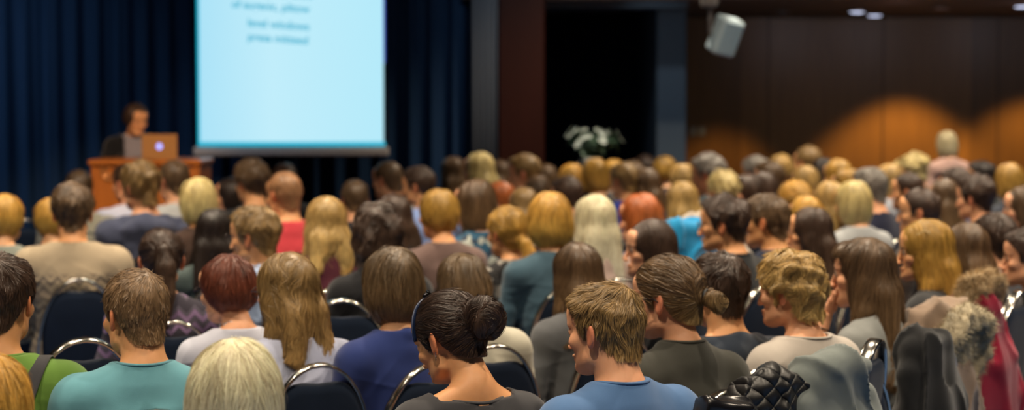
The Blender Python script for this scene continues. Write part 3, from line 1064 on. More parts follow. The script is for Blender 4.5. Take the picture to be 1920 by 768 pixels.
MB().tube([(-hw+.1, 0, sz1+.12), (-hw+.1, 0, 4.2)], .008, 8, up=(0, 1, 0)).tube([(hw-.1, 0, sz1+.12), (hw-.1, 0, 4.2)], .008, 8, up=(0, 1, 0)).build('suspension_rods', plain('rod_grey', '#707070', .4), scr, True)
MB().box((-hw-.06, -.05, sz1), (hw+.06, .06, sz1+.14), .02).build('casing', plain('white_case', '#B8B8B4', .5), scr)


def text_mesh(s, size):
    c = bpy.data.curves.new('t', 'FONT'); c.body = s; c.size = size; c.extrude = .0008; c.align_x = 'RIGHT'; c.resolution_u = 3
    c.offset = .0018
    o = bpy.data.objects.new('t', c); COL.objects.link(o)
    bpy.context.view_layer.update()
    me = bpy.data.meshes.new_from_object(o.evaluated_get(bpy.context.evaluated_depsgraph_get()))
    bpy.data.objects.remove(o); me.name = 'slide_text'
    return me


for s, px, py, size in (('programm', 586, -2, .085), ('of eugenic, plitow', 580, 24, .085), ('level windows', 580, 57, .085), ('presa mitteed', 578, 83, .085)):
    x, _, z = at(px, py, SD)
    add_obj('slide_text', text_mesh(s, size), ME('slide_ink', '#3FB4D2', .9), scr,
            Matrix.Translation((x-(sx0+sx1)/2, -.006, z)) @ Matrix.Rotation(math.radians(90), 4, 'X') @ Matrix.Rotation(math.radians(-4), 4, 'Z'))

# ------------------------------------------------------------------ lectern with emblem, laptop
LD = 13.0
lx0 = at(170, 300, LD)[0]; lx1 = at(374, 300, LD)[0]; lz = at(270, 299, LD)[2]
lec = thing('lectern', ((lx0+lx1)/2, LD, .16), 0, 'wide orange-brown wooden lectern on the stage with a round emblem', 'lectern')
lw = (lx1-lx0)/2; lh = lz-.16
Mlec = wood('#B0682C', .35, 1.5)
MB().box((-lw+.03, 0, .06), (lw-.03, .02, lh-.05)).build('front_panel', Mlec, lec)
MB().box((-lw, -.01, .0), (-lw+.03, .50, lh-.04), .006).build('side_panel', Mlec, lec)
MB().box((lw-.03, -.01, .0), (lw, .50, lh-.04), .006).build('side_panel', Mlec, lec)
MB().box((-lw-.015, -.03, lh-.04), (lw+.015, .52, lh), .010).build('top', Mlec, lec)
MB().box((-lw+.03, .04, .45), (lw-.03, .46, .47)).build('shelf', Mlec, lec)
MB().box((-lw-.005, -.02, 0), (lw+.005, .51, .06), .006).build('plinth', plain('dark_plinth', '#2A140A', .5), lec)
ex = at(206, 322, LD)[0]-(lx0+lx1)/2; ez = at(206, 322, LD)[2]-.16
b = MB()
for a0, a1, rr in ((40, 330, .052), (110, 380, .024)):
    b.tube([(ex+rr*math.cos(math.radians(t)), -.004, ez+rr*math.sin(math.radians(t))) for t in range(a0, a1, 10)], .010, 8, up=(0, 1, 0))
b.build('emblem', plain('brushed_emblem', '#C8905A', .35, metal=.6), lec, True)

lap = thing('laptop', (at(301, 300, LD+.13)[0], LD+.13, lz+.0005), math.radians(188), 'open silver laptop on the lectern with a glowing round logo', 'laptop', scale=.84)
M_alu = plain('aluminium_lit_orange', '#C8925A', .4, metal=.25)  # silver metal with the orange light on it put into the base colour
MB().box((-.135, -.02, 0), (.135, .19, .014), .004).build('base', M_alu, lap)
MB().box((-.125, .0, .0135), (.125, .1, .0145)).build('keyboard', plain('keys', '#1A1A1C', .6), lap)
lid = Matrix.Translation((0, .19, .012)) @ Matrix.Rotation(math.radians(-14), 4, 'X')
MB().box((-.135, -.003, 0), (.135, .004, .19), .003).build('lid', M_alu, lap).matrix_local = lid
b = MB()
V = [(.026*math.cos(t)*(1-.12*max(0, math.cos(2*t))), .0052, .095+.026*math.sin(t)) for t in np.linspace(0, 2*PI, 32, endpoint=False)]
b.raw(V, [tuple(range(32))]); b.raw([(-.001, .0052, .123), (.004, .0052, .124), (.006, .0052, .130), (.001, .0052, .128)], [(0, 1, 2, 3)])
b.build('glowing_logo', ME('logo_glow', '#A0A0F4', 1.6), lap).matrix_local = lid
MB().box((-.125, -.0045, .012), (.125, -.0034, .182)).build('display', ME('display_glow', '#8FB4D8', .8), lap).matrix_local = lid

# ------------------------------------------------------------------ flowers on a stand
fx, fy, fz = at(1107, 300, 15.2)
st = thing('flower_stand', (fx, fy, 0), 0, 'slim dark pedestal carrying the white flower arrangement', 'pedestal')
MB().box((-.16, -.16, 0), (.16, .16, .04), .006).build('base', M_woodp, st)
MB().box((-.11, -.11, .04), (.11, .11, 1.08), .006).build('column', M_woodp, st)
MB().box((-.16, -.16, 1.08), (.16, .16, 1.12), .006).build('top', M_woodp, st)
fl = thing('flower_arrangement', (fx, fy, 1.12), 0, 'white blossoms and green leaves in a pot before the dark curtain', 'flowers')
MB().lathe([(.045, 0), (.07, .03), (.085, .09), (.075, .12), (.07, .12), (.068, .09)], 24).build('vase', plain('vase_white', '#9A9C98', .3), fl, True)
fl.scale = (1.12,)*3
r = np.random.default_rng(5); b = MB(); lf = MB()
for i in range(46):
    a = r.uniform(0, 2*PI); u = r.uniform(.2, 1)
    hx = .22*u*math.cos(a)*1.05; hy = .13*u*math.sin(a); hz = .16 + .13*math.sqrt(max(0, 1.15-u)) + r.uniform(-.03, .03) + .03*(abs(hx) > .1)
    lf.tube([(0, 0, .08), (hx*.5, hy*.5, hz*.6+.03), (hx, hy, hz)], .0025, 5, up=(.3, 1, .2))
    c = np.array((hx, hy, hz)); ax = np.array((hx, hy, .12)); ax = ax/np.linalg.norm(ax)
    t1 = np.cross(ax, (0, 0.3, 1)); t1 /= np.linalg.norm(t1); t2 = np.cross(ax, t1)
    for k in range(7):
        th = 2*PI*k/7; d = math.cos(th)*t1 + math.sin(th)*t2; sd = np.cross(ax, d); R = r.uniform(.022, .032)
        b.raw([c, c+R*.55*d+.4*R*sd+.12*R*ax, c+R*d+.32*R*ax, c+R*.55*d-.4*R*sd+.12*R*ax], [(0, 1, 2, 3)])
    for k in range(3):
        th = r.uniform(0, 6.28); d = math.cos(th)*t1 + math.sin(th)*t2 - .2*ax; L = r.uniform(.04, .08); sd = np.cross(ax, d)
        q = c - .05*ax*r.uniform(.3, 1.4)
        lf.raw([q, q+L*.5*d+.014*sd, q+L*d-.02*ax, q+L*.5*d-.014*sd], [(0, 1, 2, 3)])
tag(b.build('blossoms', plain('petal', '#A4AEA6', .7), fl, False), kind='stuff')
tag(lf.build('leaves', plain('leaf', '#3E5A44', .6, noise=.25), fl, False), kind='stuff')

# ------------------------------------------------------------------ loudspeaker on a ceiling bracket
lx, ly, lz_ = at(1360, 67, 14.0)
ls = thing('loudspeaker', (lx, ly, lz_), 0, 'pale grey loudspeaker tilted down on its bracket before the wood wall', 'loudspeaker')
Rl = Matrix.Rotation(math.radians(13), 4, 'Y') @ Matrix.Rotation(math.radians(24), 4, 'Z') @ Matrix.Rotation(math.radians(14), 4, 'X')
o = MB().box((-.085, -.075, -.13), (.085, .075, .13), .016).build('cabinet', plain('speaker_white', '#A8BCC8', .5), ls); o.matrix_local = Rl
o = MB().box((-.072, -.083, -.115), (.072, -.0755, .115), .006).build('grille', plain('grille', '#98B4C4', .6, bump=.4, scale=400), ls); o.matrix_local = Rl
bx = at(1331, 40, 14.0)[0]-lx
MB().tube([(bx, .0, 2.62-lz_+.9), (bx, 0, .16), (bx, 0, .02), (-.07, .02, .0)], .014, 10, up=(0, 1, 0)).build('bracket', plain('bracket_grey', '#6E6A6A', .5), ls, True)
MB().box((bx-.06, -.07, .20), (bx+.05, .07, .42), .015).build('mount_box', plain('mount_grey', '#7E7A78', .5), ls)

# light switches on the wooden wall
for k, px in enumerate((1300, 1316)):
    x, y, z = at(px, 246, 19.99)
    t = thing('light_switch', (x, 19.999, z), 0, ['grey switch plate nearer the grey pillar on the wooden wall', 'grey switch plate beside the first, further from the grey pillar'][k], 'light switch', 'switch plates on the wooden wall')
    MB().box((-.032, -.010, -.045), (.032, 0, .045), .004).build('plate', plain('switch_grey', '#8C8478', .5), t)
    MB().box((-.012, -.016, -.02), (.012, -.010, .02), .003).build('rocker', plain('switch_pale', '#B0A89C', .5), t)

# ------------------------------------------------------------------ ceiling lamps of the low ceiling
lab = {1607: 'lit ceiling downlight, first of the bright pair over the wooden wall', 1640: 'lit ceiling downlight, second of the bright pair over the wooden wall',
       1917: 'lit ceiling downlight cut by the right edge of the picture', 1462: 'dim ceiling downlight between the loudspeaker and the bright pair', 1763: 'dim ceiling downlight beyond the bright pair'}
for px, py, on in ((1607, 20, 1), (1640, 27, 1), (1917, 10, 1), (1462, 22, 0), (1763, 15, 0)):
    d = .77*FPX/(178-py)
    x = at(px, py, d)[0]
    t = thing('downlight', (x, d, 2.5), 0, lab[px], 'ceiling light', 'downlights of the low ceiling')
    MB().lathe([(.075, -.001), (.105, -.001), (.108, -.012), (.098, -.018), (.078, -.010)], 28).build('ring', plain('ring_metal', '#8A8078', .3, metal=.8), t, True)
    if on: MB().lathe([(.001, -.008), (.05, -.022), (.076, -.012), (.076, -.008)], 28).build('lamp', ME('lamp_white', '#CFD6F4', 2.6), t, True)
    else: MB().lathe([(.001, -.008), (.05, -.012), (.076, -.008), (.076, -.006)], 28).build('lamp', ME('lamp_dim', '#6A4A44', .35), t, True)


# ================================================================== lights
def light(kind, loc, e, col, size=.06, rot=(0, 0, 0), cone=None, blend=.4):
    l = bpy.data.lights.new('lamp', kind); l.energy = e; l.color = col
    if kind == 'AREA': l.size = size
    else: l.shadow_soft_size = size
    if cone: l.spot_size = math.radians(cone); l.spot_blend = blend
    o = bpy.data.objects.new('lamp', l); o.location = loc; o.rotation_euler = rot; COL.objects.link(o)
    return o


WARM = (1, .83, .62)
for i, x in enumerate((-3.2, -1.1, 1.0, 3.1, 5.2)):
    for j, y in enumerate((1.2, 3.4, 5.6, 7.8, 10.0, 12.2, 14.4)):
        if y > 12 and x < .5: continue
        light('SPOT', (x + .5*(j % 2), y, 4.1), 240 if y < 7 else 330 if y < 13 else 420, WARM, .05, cone=104, blend=.7)
# the lectern's spotlight and the curtain's cool wash
def aim(o, p): o.rotation_euler = (Vector(p) - o.location).to_track_quat('-Z', 'Y').to_euler()
aim(light('SPOT', (-1.0, 8.6, 4.0), 900, (1, .70, .45), .08, cone=22, blend=.6), (at(265, 260, 13.2)[0], 13.3, 1.3))
for x, e in ((-5.4, 120), (-4.4, 80), (-3.4, 28), (-2.0, 5)):
    aim(light('SPOT', (x, 14.0, 4.0), e, (.68, .84, 1), .1, cone=75, blend=.9), (x+.1, 16.1, 1.0))
aim(light('SPOT', (-2.3, 14.7, 2.1), 9, (.8, .86, 1), .1, cone=95, blend=.9), (-2.0, 16.1, .9))  # extra spot without a fixture, added to brighten the curtain below the screen
# added fill spots: a grey-blue wash on the columns, a faint one on the wooden wall above the scallops
aim(light('SPOT', (.95, 15.4, 2.42), 9, (.72, .88, 1), .05, cone=60, blend=1), (1.36, 17.0, 1.9))
aim(light('SPOT', (.6, 13.2, 4.0), 110, (.75, .9, 1), .1, cone=60, blend=.9), (.9, 16.8, 1.9))
aim(light('SPOT', (-.4, 12.8, 4.0), 20, (.8, .9, 1), .1, cone=50, blend=.9), (-.2, 16.0, 2.0))
for x in (3.2, 4.2, 5.4, 6.6):
    aim(light('SPOT', (x, 16.4, 2.46), 8, (.86, .84, 1), .1, cone=120, blend=1), (x+.1, 20.0, 1.5))
aim(light('SPOT', (1.2, 12.6, 4.0), 60, (.85, .95, 1), .1, cone=14, blend=.6), (fx, fy, 1.4))  # narrow spot added only to brighten the flowers
# scallops on the wooden wall
for px, tn, e in ((1690, 1.04, 170), (1938, 1.04, 170), (1352, .74, 85)):
    light('SPOT', (at(px, 178, 20)[0], 19.25, 2.47), e, (1, .70, .26), .07, cone=2*math.degrees(math.atan(tn)), blend=.42)
W = bpy.data.worlds.new('world'); SC.world = W; W.use_nodes = True
W.node_tree.nodes['Background'].inputs[0].default_value = (.012, .014, .02, 1)

cam = bpy.data.objects.new('camera', bpy.data.cameras.new('camera')); COL.objects.link(cam)
cam.location = (0, 0, CAM_Z); cam.rotation_euler = (PI/2 - PITCH, 0, 0)
cam.data.sensor_width = 36; cam.data.lens = FPX*36/1920; cam.data.clip_start = .05
cam.data.dof.use_dof = True; cam.data.dof.focus_distance = 4.85; cam.data.dof.aperture_fstop = (cam.data.lens/1000)/.025
SC.camera = cam
vs = SC.view_settings; vs.view_transform = 'Standard'; vs.look = 'None'; vs.gamma = 1; vs.use_curve_mapping = False; vs.exposure = .13
# ================================================================== chairs
M_pad = cloth('#0B1C32', rough=.8, bump=.2, sheen=.12, var=.2)
_ch = {}


def chair_parts():
    if _ch: return _ch
    def arch(w, zt, zs, n=22):
        pts = [(-w, 0, zs)]
        for k in range(n+1):
            t = PI - PI*k/n
            pts.append((w*math.copysign(abs(math.cos(t))**.95, math.cos(t)), 0, zs + (zt-zs)*abs(math.sin(t))**.95))
        pts.append((w, 0, zs)); return pts
    A = arch(.185, .95, .58)
    lean = lambda p: (p[0], -.205 - .16*(p[2]-.45), p[2])
    P = [lean(p) for p in A]
    P = [(-.18, -.20, .43)] + P[1:-1] + [(.18, -.20, .43)]
    _ch['back_frame'] = MB().tube(P, 0, 12, flat=(.007, .019), up=(0, 1, .1)).mesh('back_frame', True)
    # padded panel, its top a little under the arch with rounded ends
    n = 40; out = []
    for k in range(n):
        t = 2*PI*k/n; c, s_ = math.cos(t), math.sin(t)
        x = .170*math.copysign(abs(c)**.62, c)
        z = .655 + (.252 if s_ > 0 else .165)*math.copysign(abs(s_)**.9, s_)
        if s_ > 0: z -= .016*math.exp(-(x/.07)**2)
        out.append((x, z))
    out = np.array(out); cc = np.array((0, .655))
    V = []
    for sc, dy in ((.02, .024), (.5, .024), (.85, .021), (.96, .014), (1, 0), (.96, -.014), (.85, -.021), (.5, -.024), (.02, -.024)):
        q = cc + (out-cc)*sc
        V += [(x, -.205 - .16*(z-.45) + dy, z) for x, z in q]
    F_ = [(i*n+k, i*n+(k+1) % n, (i+1)*n+(k+1) % n, (i+1)*n+k) for i in range(8) for k in range(n)]
    _ch['back_pad'] = MB().raw(V, F_).mesh('back_pad', True)
    V = []; n = 36
    for sc, z in ((.02, .475), (.7, .474), (.93, .466), (1, .450), (1, .430), (.93, .418), (.02, .418)):
        for k in range(n):
            t = 2*PI*k/n; c, s_ = math.cos(t), math.sin(t)
            V.append((.215*sc*math.copysign(abs(c)**.45, c), .03 + .215*sc*math.copysign(abs(s_)**.45, s_), z))
    F_ = [(i*n+k, i*n+(k+1) % n, (i+1)*n+(k+1) % n, (i+1)*n+k) for i in range(6) for k in range(n)]
    _ch['seat'] = MB().raw(V, F_).mesh('seat', True)
    _ch['seat_frame'] = MB().tube([(-.20, -.18, .41), (-.20, .23, .41), (.20, .23, .41), (.20, -.18, .41)], .011, 8, closed=True).mesh('seat_frame', True)
    for i, (x, y, dx, dy) in enumerate(((-.20, -.20, -.01, -.05), (.20, -.20, .01, -.05), (-.195, .22, -.01, .03), (.195, .22, .01, .03))):
        _ch['leg%d' % i] = MB().tube([(x, y, .43), (x+dx, y+dy, .012), (x+dx, y+dy, 0)], .012, 8).mesh('leg', True)
    return _ch


NCH = [0]


def chair(x, y, yaw, label, scale=1.0):
    c = chair_parts()
    t = thing('banquet_chair', (x, y, 0), yaw, label, 'chair', 'banquet chairs of the audience', scale)
    add_obj('back_frame', c['back_frame'], M_chrome, t); add_obj('back_pad', c['back_pad'], M_pad, t)
    add_obj('seat', c['seat'], M_pad, t); add_obj('seat_frame', c['seat_frame'], M_chrome, t)
    for i in range(4): add_obj('leg', c['leg%d' % i], M_chrome, t)
    return t


# ================================================================== people
SK = {'fair': skinmat('#E6B084'), 'pink': skinmat('#E4AA84'), 'tan': skinmat('#D29A68'), 'warm': skinmat('#DEA474')}
HC = {'dkbrown': ('#46342A', '#523E30'), 'brown': ('#66503A', '#7C6044'), 'ash': ('#66523A', '#82694C'), 'ltbrown': ('#8C7046', '#AE8C58'),
      'sandy': ('#B6955A', '#D2B272'), 'gold': ('#CA9C48', '#E0B45C'), 'blonde': ('#DEC084', '#E9D09A'), 'platinum': ('#FBE0B2', '#FCEAC8'),
      'black': ('#241B18', '#2C221E'), 'red': ('#6C3828', '#7E4430'), 'tawny': ('#80664A', '#8C7050'), 'streak': ('#6A5238', '#A88C5A'), 'ginger': ('#B06030', '#C47438'), 'chest': ('#5E4833', '#806546'),
      'grey': ('#7A746E', '#8E8880'), 'deep': ('#3A2A22', '#4A372C'), 'shaved': ('#A87C58', None), 'golddk': ('#A68038', '#CC9E4C'), 'silver': ('#BEB290', '#D0C6A4')}
M_eye = plain('eye_white', '#C4BAB0', .25); M_iris = plain('iris', '#3A2A20', .15)
_eye = {}


def eye_mesh():
    if not _eye:
        V, Q = Field().ell((0, 0, 0), (.0128, .0128, .0128)).mesh(*(axis((-.016, .016, .0028)),)*3)
        _eye['e'] = make_mesh('eye', V, Q)
        _eye['i'] = MB().lathe([(.0001, .0137), (.004, .0135), (.006, .0125), (.0062, .0110)], 14).mesh('iris', True)
    return _eye


def eyes(root, HM):
    m = eye_mesh()
    for s in (-1, 1):
        mw = HM @ Matrix.Translation((s*.032, .0744, .002))
        e = add_obj('eye', m['e'], M_eye, root, mw)
        add_obj('iris', m['i'], M_iris, e, Matrix.Rotation(math.radians(-90), 4, 'X'))


def brow_mesh(s):
    if ('b', s) not in _tc:
        _tc['b', s] = MB().tube([(s*.014, .0915, .020), (s*.030, .0885, .026), (s*.046, .076, .021)], [.0028, .0032, .0014], 6, up=(0, 1, .3)).mesh('eyebrow', True)
        _tc['l', s] = MB().tube([(s*(.032-.0125), .0835, .003), (s*.030, .0885, .0085), (s*.038, .0865, .008), (s*.0445, .0795, .003)], [.0010, .0016, .0017, .0010], 6, up=(0, 1, .3)).mesh('eyelashes', True)
    return _tc['b', s], _tc['l', s]


def glasses(root, HM, col='#1A1A1E'):
    b = MB()
    for s in (-1, 1):
        b.tube([(s*.033+.0215*math.cos(t), .104-.10*abs(s*.033+.0215*math.cos(t))*.6, .002+.017*math.sin(t)) for t in np.linspace(0, 2*PI, 20, endpoint=False)], .0016, 6, closed=True, up=(0, 1, 0))
        b.tube([(s*.054, .098, .006), (s*.074, .085, .008), (s*.083, .0, .006), (s*.082, -.028, -.012)], .0018, 6)
    b.tube([(-.012, .103, .006), (0, .106, .009), (.012, .103, .006)], .0016, 6)
    return add_obj('glasses', b.mesh('glasses', True), plain('spectacle', col, .3), root, HM)


_far = {}
NP = [0]
EXTRA = {}


def person(label, px, py, s, sex, by, hy, style, hair, gar='crew', gcol='#333333', skin='fair', pitch=4, roll=0, vol=0.0, ln=0.0,
           pose=('lap', 'lap'), hero=None, seat=True, clabel=None, gmat=None, part=0.0, seed=None, loose=.012, stand=False, base=0.0, kit=(), sleeve='long', neck=0.0, face=None, wear=None, dz=0.0, chairyaw=None, hscale=1.0):
    NP[0] += 1; i = NP[0]
    hero = s > 430 if hero is None else hero
    if not stand:
        for _ in range(4):
            zt_ = at(px, py, FPX/(s*.985))[2]
            if zt_/(ZO+.125) > .945: s *= .985
    d = FPX/s; hero = s > 430 if hero is None else hero
    x, y, zt = at(px, py, d)
    H0 = (ZO if not stand else 1.60) + .125
    sc = (zt - base)/H0
    if not .86 < sc < 1.13: print('SCALE', label, round(sc, 3), 'd', round(d, 2))
    sc = min(max(sc, .84), 1.14)
    byr = math.radians(by); rel = math.radians(hy - by)
    t = thing('person', (x, y, base), byr, label, 'person', 'people seated in the audience' if not stand else None, sc)
    zo = ZO if not stand else 1.60
    t['zo'] = zo
    p, r = math.radians(pitch), math.radians(roll)
    seed = i if seed is None else seed
    V, Q, ti = body_template(sex, pose, hero, stand)
    if style in ('bob', 'long', 'wavy', 'straight', 'bangs', 'bigcurl', 'pixie'):      # ears lie flat under the hair
        V = V.copy(); e = (ti > .6) & (np.abs(V[:, 0]) > .072); V[e, 0] = np.sign(V[e, 0])*(.072 + (np.abs(V[e, 0])-.072)*.15)
    V = deform(V, rel, p, r)
    Qs = [Q]; Vs = [V]; T = [ti]; n = len(V)
    sx = .178 if sex == 'm' else .155
    for sd, po in zip((-1, 1), pose):
        S, E, Wp = (np.array(v) for v in arm_pts(sex, sd, po, sx))
        HV, HQ = hand_mesh(sd, hero and po != 'lap')
        fw = (Wp - E)/np.linalg.norm(Wp - E)
        if po == 'chin': fw = fw*.55 + np.array((-sd*.25, -.35, .75)); fw /= np.linalg.norm(fw); upv = np.array((0, 1, .2))
        elif po == 'lap': fw = np.array((-sd*.45, .9, -.12)); fw /= np.linalg.norm(fw); upv = np.array((0, 0, 1.))
        elif po == 'podium': upv = np.array((0, 0, 1.))
        else: upv = np.array((sd, 0, 0.))
        xa = np.cross(fw, upv); xa /= np.linalg.norm(xa); za = np.cross(xa, fw)
        R = np.stack([xa, fw, za], 1)
        k = 1.0 if sex == 'm' else .88
        HV = HV*k @ R.T + Wp + fw*.012
        Vs.append(HV); Qs.append(HQ+n); n += len(HV); T.append(np.full(len(HV), .08))
    add_obj('body', make_mesh('body', np.concatenate(Vs)+(0, 0, zo), Qs, {'tint': np.concatenate(T)}), SK[skin], t)
    HM = head_matrix(rel, p, r)
    if stand: HM = Matrix.Translation((0, 0, zo-ZO)) @ HM
    if hscale != 1.0: HM = HM @ Matrix.Translation((0, 0, 0)) @ Matrix.Scale(hscale, 4)
    # upper garment
    gs = seed if hero else seed % 3
    GV, GQ = garment(gar, sex, pose, hero, gs, stand, sleeve, loose, neck)
    gk = ('gm', gar, sex, pose, hero, gs, stand, sleeve, loose, neck)
    if gk not in _far: _far[gk] = make_mesh('top', GV+(0, 0, zo), GQ)
    gname = wear or {'crew': 'sweater', 'hood': 'hooded_sweatshirt', 'shirt': 'shirt', 'blazer': 'blazer', 'wide': 'wide_neck_top', 'turtle': 'turtleneck'}[gar]
    add_obj(gname, _far[gk], gmat or cloth(gcol), t)
    if hero and gar in ('crew', 'wide'):
        add_obj('collar', collar_ring(gk, _far[gk], gar, sex, neck, zo), gmat or cloth(gcol), t)
    dark = ['#1C2230', '#22242A', '#2B2620', '#1E2A40'][i % 4]
    add_obj('trousers', trousers(sex, stand, hero), cloth(dark), t, Matrix.Translation((0, 0, zo-ZO)) if stand else None)
    for sd in (-1, 1): add_obj('shoe', shoe_mesh(sd, stand), plain('shoe_leather', '#14110F', .4), t, Matrix.Translation((0, 0, 1.60)) if stand else None)
    # hair
    hc = hairmat(*HC[hair], rough=.42)
    if style:
        if hero:
            h = Hair(style, vol, ln, seed, part)
            big = {'short': 7000, 'crop': 9000, 'messy': 7000, 'curly': 6500, 'long': 6500, 'straight': 6500, 'bangs': 6500, 'wavy': 6500, 'bob': 6500, 'bun': 7000, 'knot': 7000}.get(style, 6000)
            k = min(1, max(.4, s/700))
            HV, HQ, rr, al = h.build(.0038 if s > 600 else .005, int(big*k*(.75 if h.length > .09 else 1)*(1.4 if s > 680 else 1)), max(.0010, (.72 if s > 680 else .85)/s), seglen=.008 if s > 600 else .013)
            if style in ('long', 'straight', 'bangs', 'wavy', 'bigcurl', 'pony', 'lowpony') or stand:
                HV = deform(HV*hscale, rel, p, r, -.46, -.08, .12)
                add_obj('hair', make_mesh('hair', HV+(0, 0, zo), HQ, {'rnd': rr, 'along': al}), hc, t)
            else: add_obj('hair', make_mesh('hair', HV, HQ, {'rnd': rr, 'along': al}), hc, t, HM)
        else:
            key = ('h', style, round(vol, 3), round(ln, 2), seed % 3, part)
            if key not in _far:
                h = Hair(style, vol, ln, seed % 3, part)
                HV, HQ, rr, al = h.build(.0065, 1300, .0028, seglen=.018)
                _far[key] = make_mesh('hair', HV, HQ, {'rnd': rr, 'along': al})
            add_obj('hair', _far[key], hc, t, HM)
    if (abs(hy) > 48) if face is None else face:
        eyes(t, HM)
        if abs(hy) > 55 or face:
            for sd in (-1, 1):
                bm_, lm_ = brow_mesh(sd)
                add_obj('eyebrow', bm_, hc, t, HM)
                if hero: add_obj('eyelashes', lm_, M_iris, t, HM)
    if 'glasses' in kit: glasses(t, HM, '#2A2026')
    # the chair it sits on
    if seat and not stand:
        NCH[0] += 1
        cy = math.radians(chairyaw if chairyaw is not None else max(by, 18))
        chair(x, y, cy, clabel or ('navy padded chair under the ' + ' '.join(label.split()[:11])), .97)
    EXTRA[label] = (t, HM)
    return t, HM
def knit(base, c2, c3, z0, z1, wave=.012, freq=26):
    """horizontal patterned bands knitted into the back between heights z0 and z1"""
    m, nt, b = mat_new('patterned_knit')
    tc = nd(nt, 'ShaderNodeTexCoord'); s = nd(nt, 'ShaderNodeSeparateXYZ'); nt.links.new(tc.outputs['Object'], s.inputs[0])
    def M(op, a, bb=None, **k):
        n = nd(nt, 'ShaderNodeMath', operation=op)
        for i, v in enumerate((a, bb)):
            if v is None: continue
            if isinstance(v, (int, float)): n.inputs[i].default_value = v
            else: nt.links.new(v, n.inputs[i])
        return n.outputs[0]
    X, Z = s.outputs[0], s.outputs[2]
    zig = M('MULTIPLY', M('PINGPONG', X, .03), wave/.012)
    ph = M('MULTIPLY', M('ADD', Z, zig), 2*PI*freq)
    st = M('GREATER_THAN', M('SINE', ph), .15)
    st2 = M('GREATER_THAN', M('SINE', M('MULTIPLY', ph, .37)), .45)
    band = M('MULTIPLY', M('GREATER_THAN', Z, z0), M('LESS_THAN', Z, z1))
    m1 = nd(nt, 'ShaderNodeMix', data_type='RGBA'); m1.inputs[6].default_value = (*lin(base), 1); m1.inputs[7].default_value = (*lin(c2), 1)
    nt.links.new(M('MULTIPLY', st, band), m1.inputs[0])
    m2 = nd(nt, 'ShaderNodeMix', data_type='RGBA'); m2.inputs[7].default_value = (*lin(c3), 1)
    nt.links.new(m1.outputs[2], m2.inputs[6]); nt.links.new(M('MULTIPLY', st2, band), m2.inputs[0])
    nt.links.new(m2.outputs[2], b.inputs['Base Color']); b.inputs['Roughness'].default_value = .95
    n = nd(nt, 'ShaderNodeTexNoise', Scale=500.0); nt.links.new(tc.outputs['Object'], n.inputs['Vector'])
    bp = nd(nt, 'ShaderNodeBump', Strength=.4, Distance=.002); nt.links.new(n.outputs['Fac'], bp.inputs['Height']); nt.links.new(bp.outputs[0], b.inputs['Normal'])
    return m


def blotch(c1, c2, c3, scale=22.0, rough=.85):
    m, nt, b = mat_new('patterned_cloth')
    tc = nd(nt, 'ShaderNodeTexCoord'); v = nd(nt, 'ShaderNodeTexVoronoi', Scale=scale); nt.links.new(tc.outputs['Object'], v.inputs['Vector'])
    r = nd(nt, 'ShaderNodeValToRGB'); r.color_ramp.interpolation = 'CONSTANT'
    r.color_ramp.elements[0].color = (*lin(c1), 1); r.color_ramp.elements[1].color = (*lin(c2), 1); r.color_ramp.elements[1].position = .45
    e = r.color_ramp.elements.new(.72); e.color = (*lin(c3), 1)
    sp = nd(nt, 'ShaderNodeSeparateColor'); nt.links.new(v.outputs['Color'], sp.inputs[0]); nt.links.new(sp.outputs[0], r.inputs[0])
    nt.links.new(r.outputs[0], b.inputs['Base Color']); b.inputs['Roughness'].default_value = rough
    return m


P = person
# ---------------------------------------------------------------- the front rows
P('person with golden blond hair at the lower left corner, beside the green T-shirt', -28, 655, 1010, 'f', 15, 10, 'pixie', 'gold', gcol='#3A3430', face=False)
P('person with chin-length pale blond bob, head only, at the bottom before the teal shirt', 437, 637, 1010, 'f', 15, 8, 'bob', 'platinum', gcol='#2A2A30', ln=.03, vol=.006, part=None, face=False)
g = P('man with short dark brown hair in a grass-green T-shirt with a dark shoulder strap', -2, 474, 745, 'm', 2, -8, 'short', 'dkbrown', gcol='#5C8034', skin='tan', sleeve='short', wear='tshirt', face=False, neck=-.01)
tl = P('man with cropped brown hair in a teal crew-neck T-shirt', 264, 500, 745, 'm', 14, 40, 'crop', 'tawny', gcol='#5F96A4', skin='warm', sleeve='short', wear='tshirt', vol=.0045, pitch=6, face=False)
bun = P('woman with dark hair in a messy bun, blue hairband and dark bead necklace, head bowed', 866, 532, 790, 'f', 26, 47, 'bun', 'deep', gcol='#3A3A3E', skin='warm', pitch=24, neck=-.012, gar='wide', wear='top', sleeve='short')
mb = P('man with tousled light brown hair in a cornflower-blue T-shirt', 1142, 525, 790, 'm', 34, 51, 'messy', 'ltbrown', gcol='#4C6E9C', skin='pink', pitch=6, vol=-.008, sleeve='short', wear='tshirt')
P('woman with brown hair tied in a small knot, glasses and a charcoal wool sweater', 1262, 475, 700, 'f', 30, 58, 'knot', 'streak', gcol='#34342F', skin='pink', gar='crew', kit=('glasses',), pitch=6, neck=.008, vol=.002)
P('man with thick dark brown hair in a navy hooded sweatshirt', 1350, 472, 640, 'm', 28, 28, 'messy', 'dkbrown', gar='hood', gcol='#27303E', skin='warm', pitch=3, vol=-.004)
P('woman with short curly sandy hair in a pale grey loose-collared sweatshirt', 1488, 468, 650, 'f', 36, 55, 'curly', 'sandy', gar='wide', gcol='#B4ACA4', skin='pink', pitch=4, vol=-.007, loose=.016, neck=.012)
lh = P('woman with very long dark brown hair and fringe, hand at her mouth, grey top', 1622, 441, 600, 'f', 52, 68, 'bangs', 'chest', gcol='#8A8D8C', skin='pink', pose=('chin', 'lap'), sleeve='short', pitch=3, part=None, wear='top')
